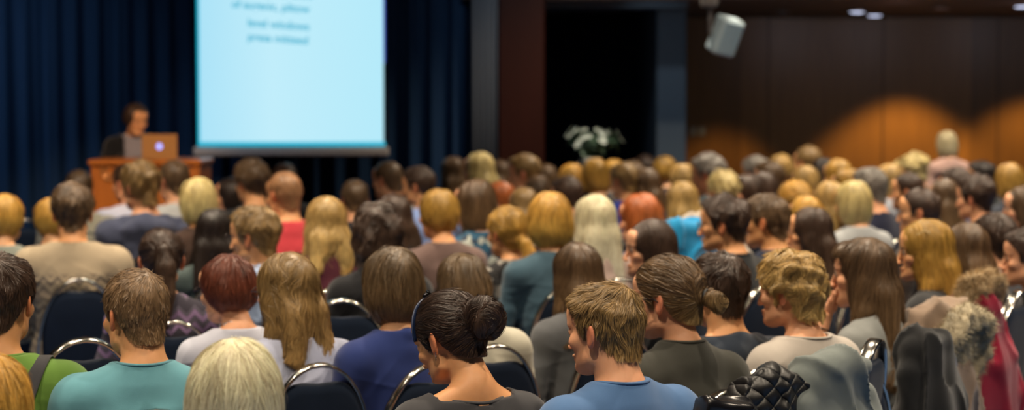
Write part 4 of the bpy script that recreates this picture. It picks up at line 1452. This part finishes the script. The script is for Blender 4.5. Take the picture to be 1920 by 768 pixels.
P('woman in profile with long golden blond hair, dark grey jacket over pale blue collar', 1738, 409, 520, 'f', 55, 84, 'long', 'golddk', gar='blazer', gcol='#2C2D30', skin='warm', ln=-.05, vol=.004)
P('woman with long smooth light brown hair next to the golden-haired woman in profile', 1812, 414, 495, 'f', 40, 34, 'straight', 'chest', gcol='#26282C', skin='warm', ln=-.04)
P('man with short dark hair in a grey and black jacket near the right edge', 1868, 398, 470, 'm', 25, 30, 'short', 'dkbrown', gar='shirt', gcol='#4A4A50', skin='pink', wear='jacket')
P('person at the right edge with a hand raised to the chin below the clasped hands', 1932, 424, 480, 'm', 50, 75, 'short', 'dkbrown', gcol='#2A2A2E', skin='pink', pose=('chin', 'lap'))
P('woman with short dark red hair in a white blouse', 434, 472, 600, 'f', 28, 52, 'pixie', 'red', gar='shirt', gcol='#B9BCCC', skin='pink', kit=('glasses',), wear='blouse', pitch=8, part=None)
P('woman with long wavy light brown hair and glasses in a pale lilac shirt', 545, 473, 640, 'f', 24, 50, 'wavy', 'ltbrown', gar='shirt', gcol='#B0B6D0', skin='pink', kit=('glasses',), vol=.006, ln=-.04, neck=-.01, seed=41)
P('woman with a smooth brown bob in a royal navy blazer', 735, 463, 640, 'f', 30, 26, 'bob', 'ash', gar='blazer', gcol='#24346E', skin='fair', vol=.006, ln=-.012, part=.01, wear='blazer')
P('woman with a dark brown ponytail in a purple and grey striped knit', 303, 425, 540, 'f', 10, 16, 'pony', 'dkbrown', gmat=knit('#4E4856', '#7C6488', '#34303C', .3, 1.2, .012, 22), skin='pink', face=False)
P('man with brown hair in a beige jumper with a patterned band across the back', 136, 345, 440, 'm', 10, 14, 'messy', 'brown', gmat=knit('#A89880', '#6A6058', '#8A7C6C', .30, .90, .012, 24), skin='warm', loose=.022, vol=.002)
P('short-haired blond person in a pale grey top at the left edge', 8, 361, 415, 'f', 5, -5, 'pixie', 'gold', gcol='#8E948C', skin='fair', part=None)
P('blond person in a dark grey top mostly hidden behind the beige jumper', 97, 368, 372, 'f', 10, 20, 'pixie', 'gold', gcol='#34343A')
P('brown-haired man in a cream shirt behind the beige jumper, before the lectern', 148, 318, 330, 'm', 12, 15, 'short', 'brown', gcol='#A8A494', wear='shirt')
P('man with curly fair hair in a slate-blue hooded sweatshirt', 268, 302, 375, 'm', 20, 48, 'curly', 'ltbrown', gar='hood', gcol='#454B63', skin='pink', vol=-.008)
P('dark-haired man in a pale blue shirt behind the slate-blue hood', 243, 305, 318, 'm', 25, 50, 'short', 'dkbrown', gar='shirt', gcol='#C4CCE8', skin='pink')
P('man with thinning short brown hair in a light grey shirt before the lectern', 330, 298, 335, 'm', 15, 42, 'receding', 'brown', gar='shirt', gcol='#C0C2C4', skin='pink')
P('woman with a glossy pale blond bob in a brown top, third row from the stage', 372, 332, 385, 'f', 20, 30, 'bob', 'blonde', gcol='#3E2C24', vol=.004, part=None, skin='warm')
P('woman with long straight black hair beside the pale blond bob', 400, 388, 440, 'f', 15, 8, 'straight', 'black', gcol='#3C4848', ln=-.12)
P('man with wavy golden brown hair and glasses, light blue collar, facing left', 482, 387, 480, 'm', 40, 68, 'messy', 'ltbrown', gar='shirt', gcol='#9AAED0', skin='warm', kit=('glasses',))
P('bearded man with bushy brown hair behind the man with light blue collar', 474, 301, 335, 'm', 25, 40, 'messy', 'brown', gcol='#1E2024', vol=.012, skin='warm')
P('dark-haired person in profile beside the bushy brown hair, white top', 437, 330, 318, 'f', 45, 76, 'bob', 'black', gcol='#9EA6C0', skin='pink')
P('man with shaved head in a coral red T-shirt', 537, 318, 380, 'm', 18, 40, 'crop', 'shaved', gcol='#C23C46', skin='warm', sleeve='short', wear='tshirt', vol=-.001)
P('dark-haired person showing just above the shaved head', 535, 305, 300, 'm', 10, 15, 'short', 'dkbrown', gcol='#22242A')
P('woman with wavy blond hair past the shoulders in a maroon top', 612, 365, 455, 'f', 15, 18, 'wavy', 'sandy', gcol='#4E1E2C', ln=-.06)
P('brown-haired person below the screen with only the head showing', 666, 336, 335, 'm', 10, 16, 'short', 'brown', gcol='#2A2E38', skin='pink')
P('woman with a large mass of dark curls in a black top', 706, 383, 490, 'f', 18, 14, 'bigcurl', 'dkbrown', gcol='#16171C', vol=.010)
P('dark-haired woman behind the dark curls, touching her face', 740, 361, 395, 'f', 25, 42, 'wavy', 'dkbrown', gcol='#2A2C34', pose=('chin', 'lap'))
P('man with greying short hair and a white collar just right of the screen', 729, 300, 305, 'm', 35, 52, 'crop', 'brown', gar='shirt', gcol='#A8AAA8', skin='pink', vol=.002)
P('dark-haired man with glasses in a light blue shirt right of the screen', 788, 310, 325, 'm', 40, 70, 'short', 'dkbrown', gar='shirt', gcol='#8CA4DC', skin='warm', kit=('glasses',))
P('woman with short golden brown hair in a taupe sweater', 824, 351, 420, 'f', 25, 38, 'pixie', 'golddk', gcol='#6A5652', skin='warm', part=None)
P('woman with long brown hair before the fluted grey column', 850, 291, 275, 'f', 25, 30, 'long', 'chest', gcol='#2A241E')
P('woman with long blond hair before the fluted grey column', 901, 283, 290, 'f', 35, 58, 'long', 'blonde', gcol='#4A3A30', skin='pink')
P('woman with brown hair behind the long blond hair, before the wooden pier', 938, 298, 262, 'f', 25, 30, 'wavy', 'chest', gcol='#2A2220')
P('man in profile with short fair hair and a bright white shirt', 986, 287, 300, 'm', 45, 76, 'short', 'ltbrown', gar='shirt', gcol='#D8DAD8', skin='pink')
P('woman with smooth dark brown bob in a blue and white patterned top', 893, 334, 400, 'f', 32, 50, 'bob', 'chest', gmat=blotch('#20506E', '#9AA09A', '#1C2E44', 26.0), skin='pink', ln=.03)
P('ginger-haired person behind the blue and white patterned top', 940, 337, 310, 'm', 35, 62, 'crop', 'ginger', gcol='#5A5E6C', skin='pink')
P('woman with low blond ponytail and black and white scarf', 953, 386, 440, 'f', 25, 38, 'lowpony', 'golddk', gmat=blotch('#17171A', '#3A3A3C', '#8A8680', 30.0), skin='warm', vol=.004)
P('woman with short straw-blond bob in a grey-blue shirt', 1030, 361, 455, 'f', 15, 14, 'bob', 'gold', gcol='#3E5868', vol=.008, ln=-.015, part=None)
P('woman with tawny wavy hair behind the low blond ponytail', 982, 349, 350, 'f', 25, 25, 'wavy', 'ltbrown', gcol='#4A3428')
P('woman with very long platinum blond hair', 1115, 364, 440, 'f', 22, 20, 'straight', 'platinum', gcol='#B09A92', ln=-.02, vol=.004, part=.015)
P('dark-haired man in a charcoal top left of the platinum hair', 1066, 329, 330, 'm', 35, 48, 'short', 'dkbrown', gcol='#2A3036', skin='pink')
P('woman with yellow blond bob under the white flowers', 1072, 305, 285, 'f', 20, 24, 'bob', 'gold', gcol='#4A4C54')
P('woman with golden brown bob right of the yellow blond bob', 1117, 294, 290, 'f', 20, 25, 'bob', 'golddk', gcol='#34302E')
P('brown-haired person before the wooden pier, left of the yellow blond bob', 1024, 306, 265, 'f', 20, 22, 'pixie', 'brown', gcol='#2A2A30')
P('brown-haired woman between the white shirt in profile and the dark-haired man', 1008, 327, 300, 'f', 25, 25, 'bob', 'chest', gcol='#34302E')
P('man with short brown hair in a royal blue sweater', 1172, 303, 300, 'm', 28, 40, 'short', 'ltbrown', gcol='#2C3C94', skin='warm')
P('woman with smooth copper-red hair', 1205, 361, 415, 'f', 35, 60, 'bob', 'ginger', gcol='#3A3E60', skin='pink', vol=.004, ln=.02, part=None)
P('woman with long brown hair right of the royal blue sweater', 1212, 313, 300, 'f', 40, 62, 'long', 'chest', gcol='#2E2A34', skin='pink')
P('dark-haired person farthest back before the grey pillar', 1210, 289, 240, 'm', 20, 25, 'short', 'dkbrown', gcol='#22222A')
P('golden-haired person beneath the grey pillar', 1247, 291, 255, 'f', 25, 35, 'pixie', 'golddk', gcol='#4A4044')
P('sandy blond woman with a pink top, behind the pale pink blouse', 1279, 305, 280, 'f', 25, 25, 'bob', 'sandy', gcol='#D8B0BC')
P('woman with long sandy blond hair in a pale pink blouse', 1280, 337, 355, 'f', 22, 28, 'long', 'sandy', gar='shirt', gcol='#D8B0B8', wear='blouse')
P('man with bushy dark grey hair in a slate top', 1330, 290, 300, 'm', 40, 66, 'messy', 'grey', gcol='#44525A', skin='pink', vol=.008)
P('person with short light blond wavy hair, grey-white top', 1356, 320, 325, 'f', 20, 24, 'curly', 'blonde', gcol='#7A7470', vol=-.006)
P('dark-haired man with glasses in a black top facing left', 1362, 365, 455, 'm', 35, 70, 'messy', 'dkbrown', gcol='#1F2226', skin='warm', kit=('glasses',))
P('dark-haired woman turned left, lips and eye showing, black top', 1222, 408, 495, 'f', 55, 98, 'bob', 'dkbrown', gcol='#15161A', skin='pink', ln=.02)
P('woman with long straight brown hair in a grey sweater', 1083, 451, 560, 'f', 28, 30, 'straight', 'chest', gcol='#5C5E62', skin='pink', ln=-.12, vol=.002, part=None)
P('person with ash brown hair bent low in a cream top', 876, 466, 560, 'f', 20, 30, 'bob', 'ash', gcol='#B8B4A4', pitch=20, ln=-.02, part=None)
P('man with short brown hair and stubble in a navy sweater', 1441, 361, 445, 'm', 38, 62, 'short', 'brown', gcol='#232F4A', skin='tan', vol=-.003)
P('woman in profile with long dark brown hair behind the sandy curls', 1522, 385, 435, 'f', 50, 76, 'straight', 'dkbrown', gcol='#3A3434', skin='warm', ln=-.06)
P('woman with blond fringe of hair showing behind the dark profile', 1512, 364, 385, 'f', 25, 30, 'bob', 'gold', gcol='#8A6A60')
P('woman with long sandy hair in a pale pink cardigan', 1556, 337, 360, 'f', 25, 28, 'wavy', 'sandy', gcol='#D0B0AC')
P('woman with neat pale blond bob in a light grey top', 1600, 337, 365, 'f', 25, 32, 'bob', 'blonde', gcol='#A0A4A8', vol=.003, part=None)
P('person with bright yellow-blond hair gathered up', 1491, 340, 345, 'f', 25, 35, 'knot', 'gold', gcol='#8A5A44', vol=.012)
P('dark brown-haired person in front of the brown-haired pair at the wooden wall', 1432, 322, 310, 'f', 25, 28, 'bob', 'dkbrown', gcol='#3C2630', vol=.006)
P('dark grey-haired person before the orange-lit wall', 1418, 292, 272, 'm', 25, 35, 'messy', 'grey', gcol='#4A3440')
P('fair-skinned man with brown hair facing left before the wooden wall', 1444, 300, 288, 'm', 45, 72, 'short', 'brown', gcol='#4C4C6A', skin='pink')
P('blond person behind the fair-skinned man by the wooden wall', 1464, 287, 262, 'f', 25, 30, 'pixie', 'sandy', gcol='#6A6C9A')
P('tall person with thin fair hair rising above the back rows', 1517, 272, 268, 'm', 25, 40, 'receding', 'ltbrown', gcol='#4A4638', skin='warm')
P('person with jet black hair before the orange-lit wall', 1544, 293, 275, 'f', 20, 20, 'bob', 'black', gcol='#101014')
P('golden-haired woman right of the jet black hair', 1573, 296, 285, 'f', 25, 40, 'wavy', 'golddk', gcol='#5A4430')
P('golden brown person seated in front of the golden-haired woman', 1590, 314, 305, 'f', 35, 50, 'pixie', 'golddk', gcol='#6A5040', skin='pink')
P('olive-blond person left of the jet black hair', 1510, 308, 295, 'f', 25, 28, 'pixie', 'sandy', gcol='#4A4638')
P('man with dark grey hair in a midnight blue suit jacket', 1634, 312, 345, 'm', 30, 48, 'short', 'grey', gar='blazer', gcol='#20243A', skin='pink', hscale=1.0)
P('sandy-haired person behind the midnight blue jacket', 1668, 305, 285, 'f', 25, 28, 'bob', 'sandy', gcol='#A4A8B4')
P('blonde person just left of the standing woman', 1716, 286, 260, 'f', 30, 45, 'curly', 'blonde', gcol='#6A5A50', vol=-.006)
P('pale blonde person left of the curly blond head', 1692, 296, 258, 'f', 25, 30, 'pixie', 'blonde', gcol='#5A4A44')
P('man with balding forehead and dark hair behind the glasses wearer', 1704, 322, 315, 'm', 40, 68, 'receding', 'dkbrown', gcol='#2A2C34', skin='warm')
P('man with receding dark hair and thin glasses facing left', 1727, 350, 400, 'm', 45, 72, 'receding', 'dkbrown', gcol='#3A2E28', skin='warm', kit=('glasses',))
P('long brown-haired woman behind the receding dark hair', 1771, 333, 322, 'f', 25, 28, 'long', 'chest', gcol='#4A4436')
P('dark-haired man in a light blue shirt near the standing woman', 1795, 312, 318, 'm', 35, 55, 'short', 'dkbrown', gar='shirt', gcol='#8494C4', skin='pink')
P('person with full dark brown hair under the right-hand wall glow', 1832, 328, 360, 'm', 30, 50, 'messy', 'dkbrown', gcol='#3A3026', skin='pink', vol=.006)
P('golden brown-haired woman at the far right of the back rows', 1893, 305, 300, 'f', 20, 22, 'bob', 'golddk', gcol='#2E3440', vol=.004)
P('dark-haired man before the right-hand wall glow', 1842, 300, 270, 'm', 45, 72, 'short', 'black', gcol='#2A2E30', skin='warm')
P('person in a pink top with flushed face turned left', 1398, 325, 318, 'f', 70, 100, 'pixie', 'dkbrown', gcol='#C0627A', skin='pink', pose=('chin', 'lap'))
P('brown-haired person touching hands to face at the right edge', 1922, 345, 385, 'f', 50, 78, 'bob', 'chest', gcol='#6A4A44', skin='pink', pose=('chin', 'chin'))
P('pale blond person under the flowers, farthest row', 1150, 297, 262, 'f', 20, 22, 'pixie', 'gold', gcol='#5A5C60')
P('brown-haired person farthest row before the dark recess', 1188, 300, 262, 'm', 20, 28, 'short', 'brown', gcol='#5A4238')

# ---------------------------------------------------------------- standing people
x_, y_, _ = at(1772, 245, 15.6)
sw = P('grey-blond woman in a dusty pink top standing up behind the seated rows', 1775, 245, 239, 'f', 15, 18, 'bob', 'silver', gcol='#B89890', stand=True, pose=('stand', 'stand'), hero=False, vol=.004, ln=.02, part=None)
spk = P('speaker with dark brown short hair in a black cardigan and grey shirt at the lectern', 250, 190, FPX/13.62, 'f', 190, 215, 'pixie', 'dkbrown', gcol='#8A8690', stand=True, pose=('podium', 'podium'), hero=True, base=.161, pitch=16, face=True, skin='warm', wear='shirt', part=.02)
sw[0]['group'] = spk[0]['group'] = 'standing people'
# ================================================================== garments and trinkets worn
def child_mesh(root, name, F, box, mat, res=.004, M=None):
    V, Q = F.mesh(*(axis((lo, hi, res)) for lo, hi in box))
    return add_obj(name, make_mesh(name, V+(0, 0, ZO) if M is None else V, Q), mat, root, M)


# open cardigan of the speaker
t, HM = spk
GV, GQ = garment('blazer', 'f', ('podium', 'podium'), True, 77, True, 'long', .024)
zo = 1.60
keep = ~((np.abs(GV[:, 0]) < .075 - .10*np.clip(GV[:, 2]+.35, -.3, .1)) & (GV[:, 1] > .0) & (GV[:, 2] < -.12))
km = keep[GQ].all(1)
add_obj('cardigan', make_mesh('cardigan', GV+(0, 0, zo), GQ[km]), cloth('#17181C'), t)

# green T-shirt: shoulder strap
t, HM = g
from mathutils.bvhtree import BVHTree
shirt = [o for o in t.children if o.name.startswith('tshirt')][0].data
bvh = BVHTree.FromPolygons([v.co.copy() for v in shirt.vertices], [tuple(p.vertices) for p in shirt.polygons])
path = []
for a in np.linspace(-35, 215, 60):            # over the shoulder, down the back across to the left hip
    f = (a + 35)/250
    xx = .118 - .02*f - .16*max(0, f-.55)
    c = Vector((xx*.75, -.045, ZO - .30 - .16*max(0, f-.5)))
    dr = Vector((.10, math.cos(math.radians(a)), math.sin(math.radians(a)))).normalized()
    hit = bvh.ray_cast(c + dr*.6 + Vector((xx*.25, 0, 0)), -dr)
    if hit[0] is not None: path.append(np.array(hit[0] + dr*.005))
PI_ = np.array(path)
for _ in range(5): PI_[1:-1] = (PI_[:-2] + PI_[1:-1]*2 + PI_[2:])/4
b = MB(); b.tube([tuple(p) for p in PI_], 0, 12, flat=(.003, .021), up=(1, 0, 0))
b.build('shoulder_strap', cloth('#3A3A3E', bump=.3), t, True)


# bun woman: hairband, clip, necklace, earring
t, HM = bun
b = MB(); pts = []
for a in np.linspace(-.15, PI+.15, 30):
    pts.append((.0805*math.cos(a), .040 - .012*math.sin(a), .028+.0925*math.sin(a)))
b.tube(pts, 0, 10, flat=(.007, .0022), up=(0, 1, 0))
add_obj('hairband', b.mesh('hairband', True), plain('blue_band', '#16284A', .35), t, HM)
b = MB(); b.tube([(-.016, .030, .130), (-.006, .030, .134), (.006, .030, .134), (.016, .030, .130)], [.004, .006, .006, .004], 8); b.tube([(0, .030, .134), (0, .024, .142)], .005, 8)
add_obj('hair_clip', b.mesh('hair_clip', True), plain('clip_black', '#0A0A0C', .12), t, HM)
b = MB()
for k in range(84):
    a = 2*PI*k/84
    c = np.array((.0545*math.cos(a), -.034+.060*math.sin(a), -.138 - .022*math.sin(a) + .0015*math.sin(k*2.1)))
    b.lathe([(.0004, -.0028), (.0027, -.0014), (.0027, .0014), (.0004, .0028)], 6, tuple(c + (0, 0, ZO)))
tag(b.build('bead_necklace', plain('garnet', '#2A0C10', .15), t, True))
b = MB()
for k in range(5): b.lathe([(.0003, -.0022), (.0024, 0), (.0003, .0022)], 6, (-.0845 - .0005*k, -.020 + .001*k, -.037 - .0042*k))
add_obj('earring', b.mesh('earring', True), plain('silver', '#E8E8EC', .08, metal=1), t, HM)
# knot woman: hair tie
t, HM = EXTRA['woman with brown hair tied in a small knot, glasses and a charcoal wool sweater']
add_obj('hair_tie', MB().tube([(.020*math.cos(a), -.128, -.004+.020*math.sin(a)) for a in np.linspace(0, 2*PI, 20, endpoint=False)], .006, 8, closed=True, up=(0, 1, 0)).mesh('hair_tie', True), plain('tie_black', '#0C0C10', .6), t, HM)
# golden-haired woman: hair slide with beads
t, HM = EXTRA['woman in profile with long golden blond hair, dark grey jacket over pale blue collar']
b = MB()
for k in range(7): b.lathe([(.0005, -.004), (.004, 0), (.0005, .004)], 8, (-.088+.002*k, .030 - .009*k, .085 - .004*abs(k-3)))
add_obj('hair_slide', b.mesh('hair_slide', True), plain('slide_pearl', '#C8B890', .2), t, HM)
# bracelet on the raised arm
t, HM = lh
S, E_, W_ = (np.array(v) for v in arm_pts('f', -1, 'chin', .155))
c = W_ + (E_-W_)*.16; ax = (E_-W_)/np.linalg.norm(E_-W_); t1 = np.cross(ax, (0, 0, 1)); t1 /= np.linalg.norm(t1); t2 = np.cross(ax, t1)
add_obj('bracelet', MB().tube([tuple(c + .027*(math.cos(a)*t1 + math.sin(a)*t2) + (0, 0, ZO)) for a in np.linspace(0, 2*PI, 24, endpoint=False)], .003, 6, closed=True, up=tuple(ax)).mesh('bracelet', True), plain('bracelet_brown', '#3A2A20', .4), t)


# ================================================================== coats over chair backs
def coat(label, px, py, s, yaw, mat, kind='coat', seed=1, w=.23, bottom=.22, name='coat', trim=None, top=.97, spread=1.0):
    """a coat draped over a chair back: front and back panels that hang to `bottom`"""
    d = FPX/s
    x, y, z = at(px, py, d)
    t = thing(name, (x, y, 0), yaw, label, name.split('_')[-1] if name != 'coat' else 'coat')
    k = z/top
    t.scale = (k,)*3
    F = Field()
    F.cone((-w*.55, 0, top-.06), (w*.55, 0, top-.06), .055, .055, .04)
    F.ell((0, -.015, top-.22), (w, .075, .22), .05)
    F.cone((-w*.5, -.02, top-.25), (-w*.75*spread, -.05, bottom+.06), .085, .060, .06); F.cone((w*.5, -.02, top-.25), (w*.75*spread, -.05, bottom+.06), .085, .060, .06)
    F.cone((0, -.02, top-.25), (0, -.06, bottom+.06), .09, .07, .06)
    for sg in (-1, 1): F.chain([(sg*w*.85, -.0, top-.12), (sg*w*1.0, -.045, top-.34), (sg*w*.95, -.03, top-.56)], [.05, .045, .035], .02)
    F.cone((-w*.4, -.04, top-.02), (w*.4, -.05, top-.03), .030, .030, .02)
    r_ = 12.0
    F.fn(lambda D, X, Y, Z: D - .012*noise3(X*1.5, Y, Z*.55, 24, seed, 6) - .016*np.clip(1-np.abs(noise3(X*1.2, Y, Z*.6, 30, seed+2, 5))*1.6, 0, 1)**1.5)
    F.ell((0, .06, top-.40), (w*.75, .055, .36), .02, 's')
    F.fn(lambda D, X, Y, Z: np.maximum(D, bottom - Z + .01*np.sin(25*X)))
    V, Q = F.mesh(axis((-w-.12, w+.12, .007)), axis((-.20, .12, .007)), axis((bottom-.04, top+.08, .008)))
    add_obj('fabric', make_mesh('coat', V, Q), mat, t)
    if trim:
        r = np.random.default_rng(seed); G = Field()
        if kind == 'hood':
            cp = [(w*.95*math.cos(a), -.085-.03*math.sin(a), top-.15+.115*math.sin(a)) for a in np.linspace(0, 2*PI, 15)]
            G.chain(cp, [.034]*15, .02); G.ell((0, -.06, top-.13), (w*.7, .06, .10), .03)
        else:
            G.chain([(-w*.6, -.01, top-.01), (-w*.3, -.03, top+.035), (w*.3, -.03, top+.035), (w*.6, -.01, top-.01)], [.035, .045, .045, .035], .02)
        G.fn(lambda D, X, Y, Z: D - .008*noise3(X, Y, Z, 90, seed+5, 7))
        VV, QQ = G.mesh(axis((-w-.1, w+.1, .006)), axis((-.2, .1, .006)), axis((top-.36, top+.12, .006)))
        n = 7000; pick = r.integers(0, len(QQ), n); p0 = VV[QQ[pick]].mean(1); N = G.grad(p0)
        dr = N + r.normal(0, .45, (n, 3)) + (0, 0, -.35); dr /= np.linalg.norm(dr, axis=1, keepdims=True)
        L = r.uniform(.014, .030, (n, 1)); sd = np.cross(dr, r.normal(size=(n, 3))); sd /= np.linalg.norm(sd, axis=1, keepdims=True)
        A = p0 - .003*N; wv = .0011
        tri = np.stack([A - sd*wv, A + sd*wv, A + dr*L], 1).reshape(-1, 3)
        ti_ = np.arange(3*n).reshape(-1, 3) + len(VV)
        rr = np.concatenate([np.clip(.4+.2*noise3(*VV.T, 60, 4, 5), 0, 1), np.repeat(r.random(n), 3)])
        add_obj('fur_trim', make_mesh('fur_trim', np.concatenate([VV, tri]), [QQ, ti_], {'rnd': rr, 'along': rr*0}), hairmat(trim, None, .7), t)
    return t


def quilt(col):
    m, nt, b = mat_new('quilted_nylon')
    tc = nd(nt, 'ShaderNodeTexCoord'); s = nd(nt, 'ShaderNodeSeparateXYZ'); nt.links.new(tc.outputs['Object'], s.inputs[0])
    def M(op, a, bb=None):
        n = nd(nt, 'ShaderNodeMath', operation=op)
        for i, v in enumerate((a, bb)):
            if v is None: continue
            if isinstance(v, (int, float)): n.inputs[i].default_value = v
            else: nt.links.new(v, n.inputs[i])
        return n.outputs[0]
    a = M('ABSOLUTE', M('SINE', M('MULTIPLY', M('ADD', s.outputs[0], s.outputs[2]), 58.0)))
    c = M('ABSOLUTE', M('SINE', M('MULTIPLY', M('SUBTRACT', s.outputs[0], s.outputs[2]), 58.0)))
    h = M('POWER', M('MULTIPLY', a, c), .4)
    bp = nd(nt, 'ShaderNodeBump', Strength=1.0, Distance=.012); nt.links.new(h, bp.inputs['Height']); nt.links.new(bp.outputs[0], b.inputs['Normal'])
    b.inputs['Base Color'].default_value = (*lin(col), 1); b.inputs['Roughness'].default_value = .45
    return m


coat('black quilted jacket hung on the chair behind the navy hooded sweatshirt', 1448, 698, 690, math.radians(38), quilt('#1C1C1E'), name='quilted_jacket', seed=3, w=.17)
coat('grey cotton jacket hung on the chair behind the sandy-curled woman', 1562, 668, 680, math.radians(45), cloth('#6E7675', bump=.2), name='jacket', seed=6, w=.16)
coat('black coat hung on the chair of the woman with very long dark hair', 1728, 622, 600, math.radians(62), cloth('#101216'), seed=9, w=.135)
coat('beige coat with grey fur hood hung behind the golden-haired woman', 1752, 566, 560, math.radians(55), cloth('#8C7868', bump=.4), kind='hood', trim='#A89C82', seed=12, w=.17)
coat('dark red coat with fawn fur collar hung on a chair near the right edge', 1826, 556, 528, math.radians(48), cloth('#8A1230', bump=.3), seed=15, trim='#A8906C', kind='collar', w=.15)
coat('crumpled black shiny jacket at the bottom edge below the charcoal wool sweater', 1352, 742, 735, math.radians(30), plain('shiny_black', '#141418', .25), name='shiny_jacket', seed=18, w=.13)

coat('azure blue jacket hung on a chair right of the dark-haired woman turned left', 1284, 418, 400, math.radians(30), cloth('#1E86BC'), seed=21, name='jacket', w=.14)
coat('putty-coloured coat hung on a chair between the azure jacket and the glasses wearer', 1325, 400, 385, math.radians(30), cloth('#A89C90'), seed=24, w=.14)
# ================================================================== chairs nobody in view sits on
for lab, px, py, s, yw in (
        ('empty navy padded chair between the green and the teal T-shirt', 158, 643, 640, 25),
        ('empty navy padded chair just right of the long wavy light brown hair', 642, 568, 520, 12),
        ('empty navy padded chair behind the royal navy blazer, below the dark curls', 652, 488, 400, 20),
        ('empty navy padded chair seen edge-on with bright chrome rim, beside the grey jacket', 1640, 645, 640, 66),
        ('navy padded chair at the right edge with a glinting chrome rim', 1912, 552, 500, 55),
        ('empty navy padded chair at the left edge behind the short-haired blond person', 55, 415, 310, 10)):
    x, y, z = at(px, py, FPX/s)
    yr = math.radians(yw)
    # px,py is the top of the back: the seat stands .28 m before it
    sc = z/.94
    chair(x - .283*math.sin(yr)*sc, y + .283*math.cos(yr)*sc, yr, lab, sc)
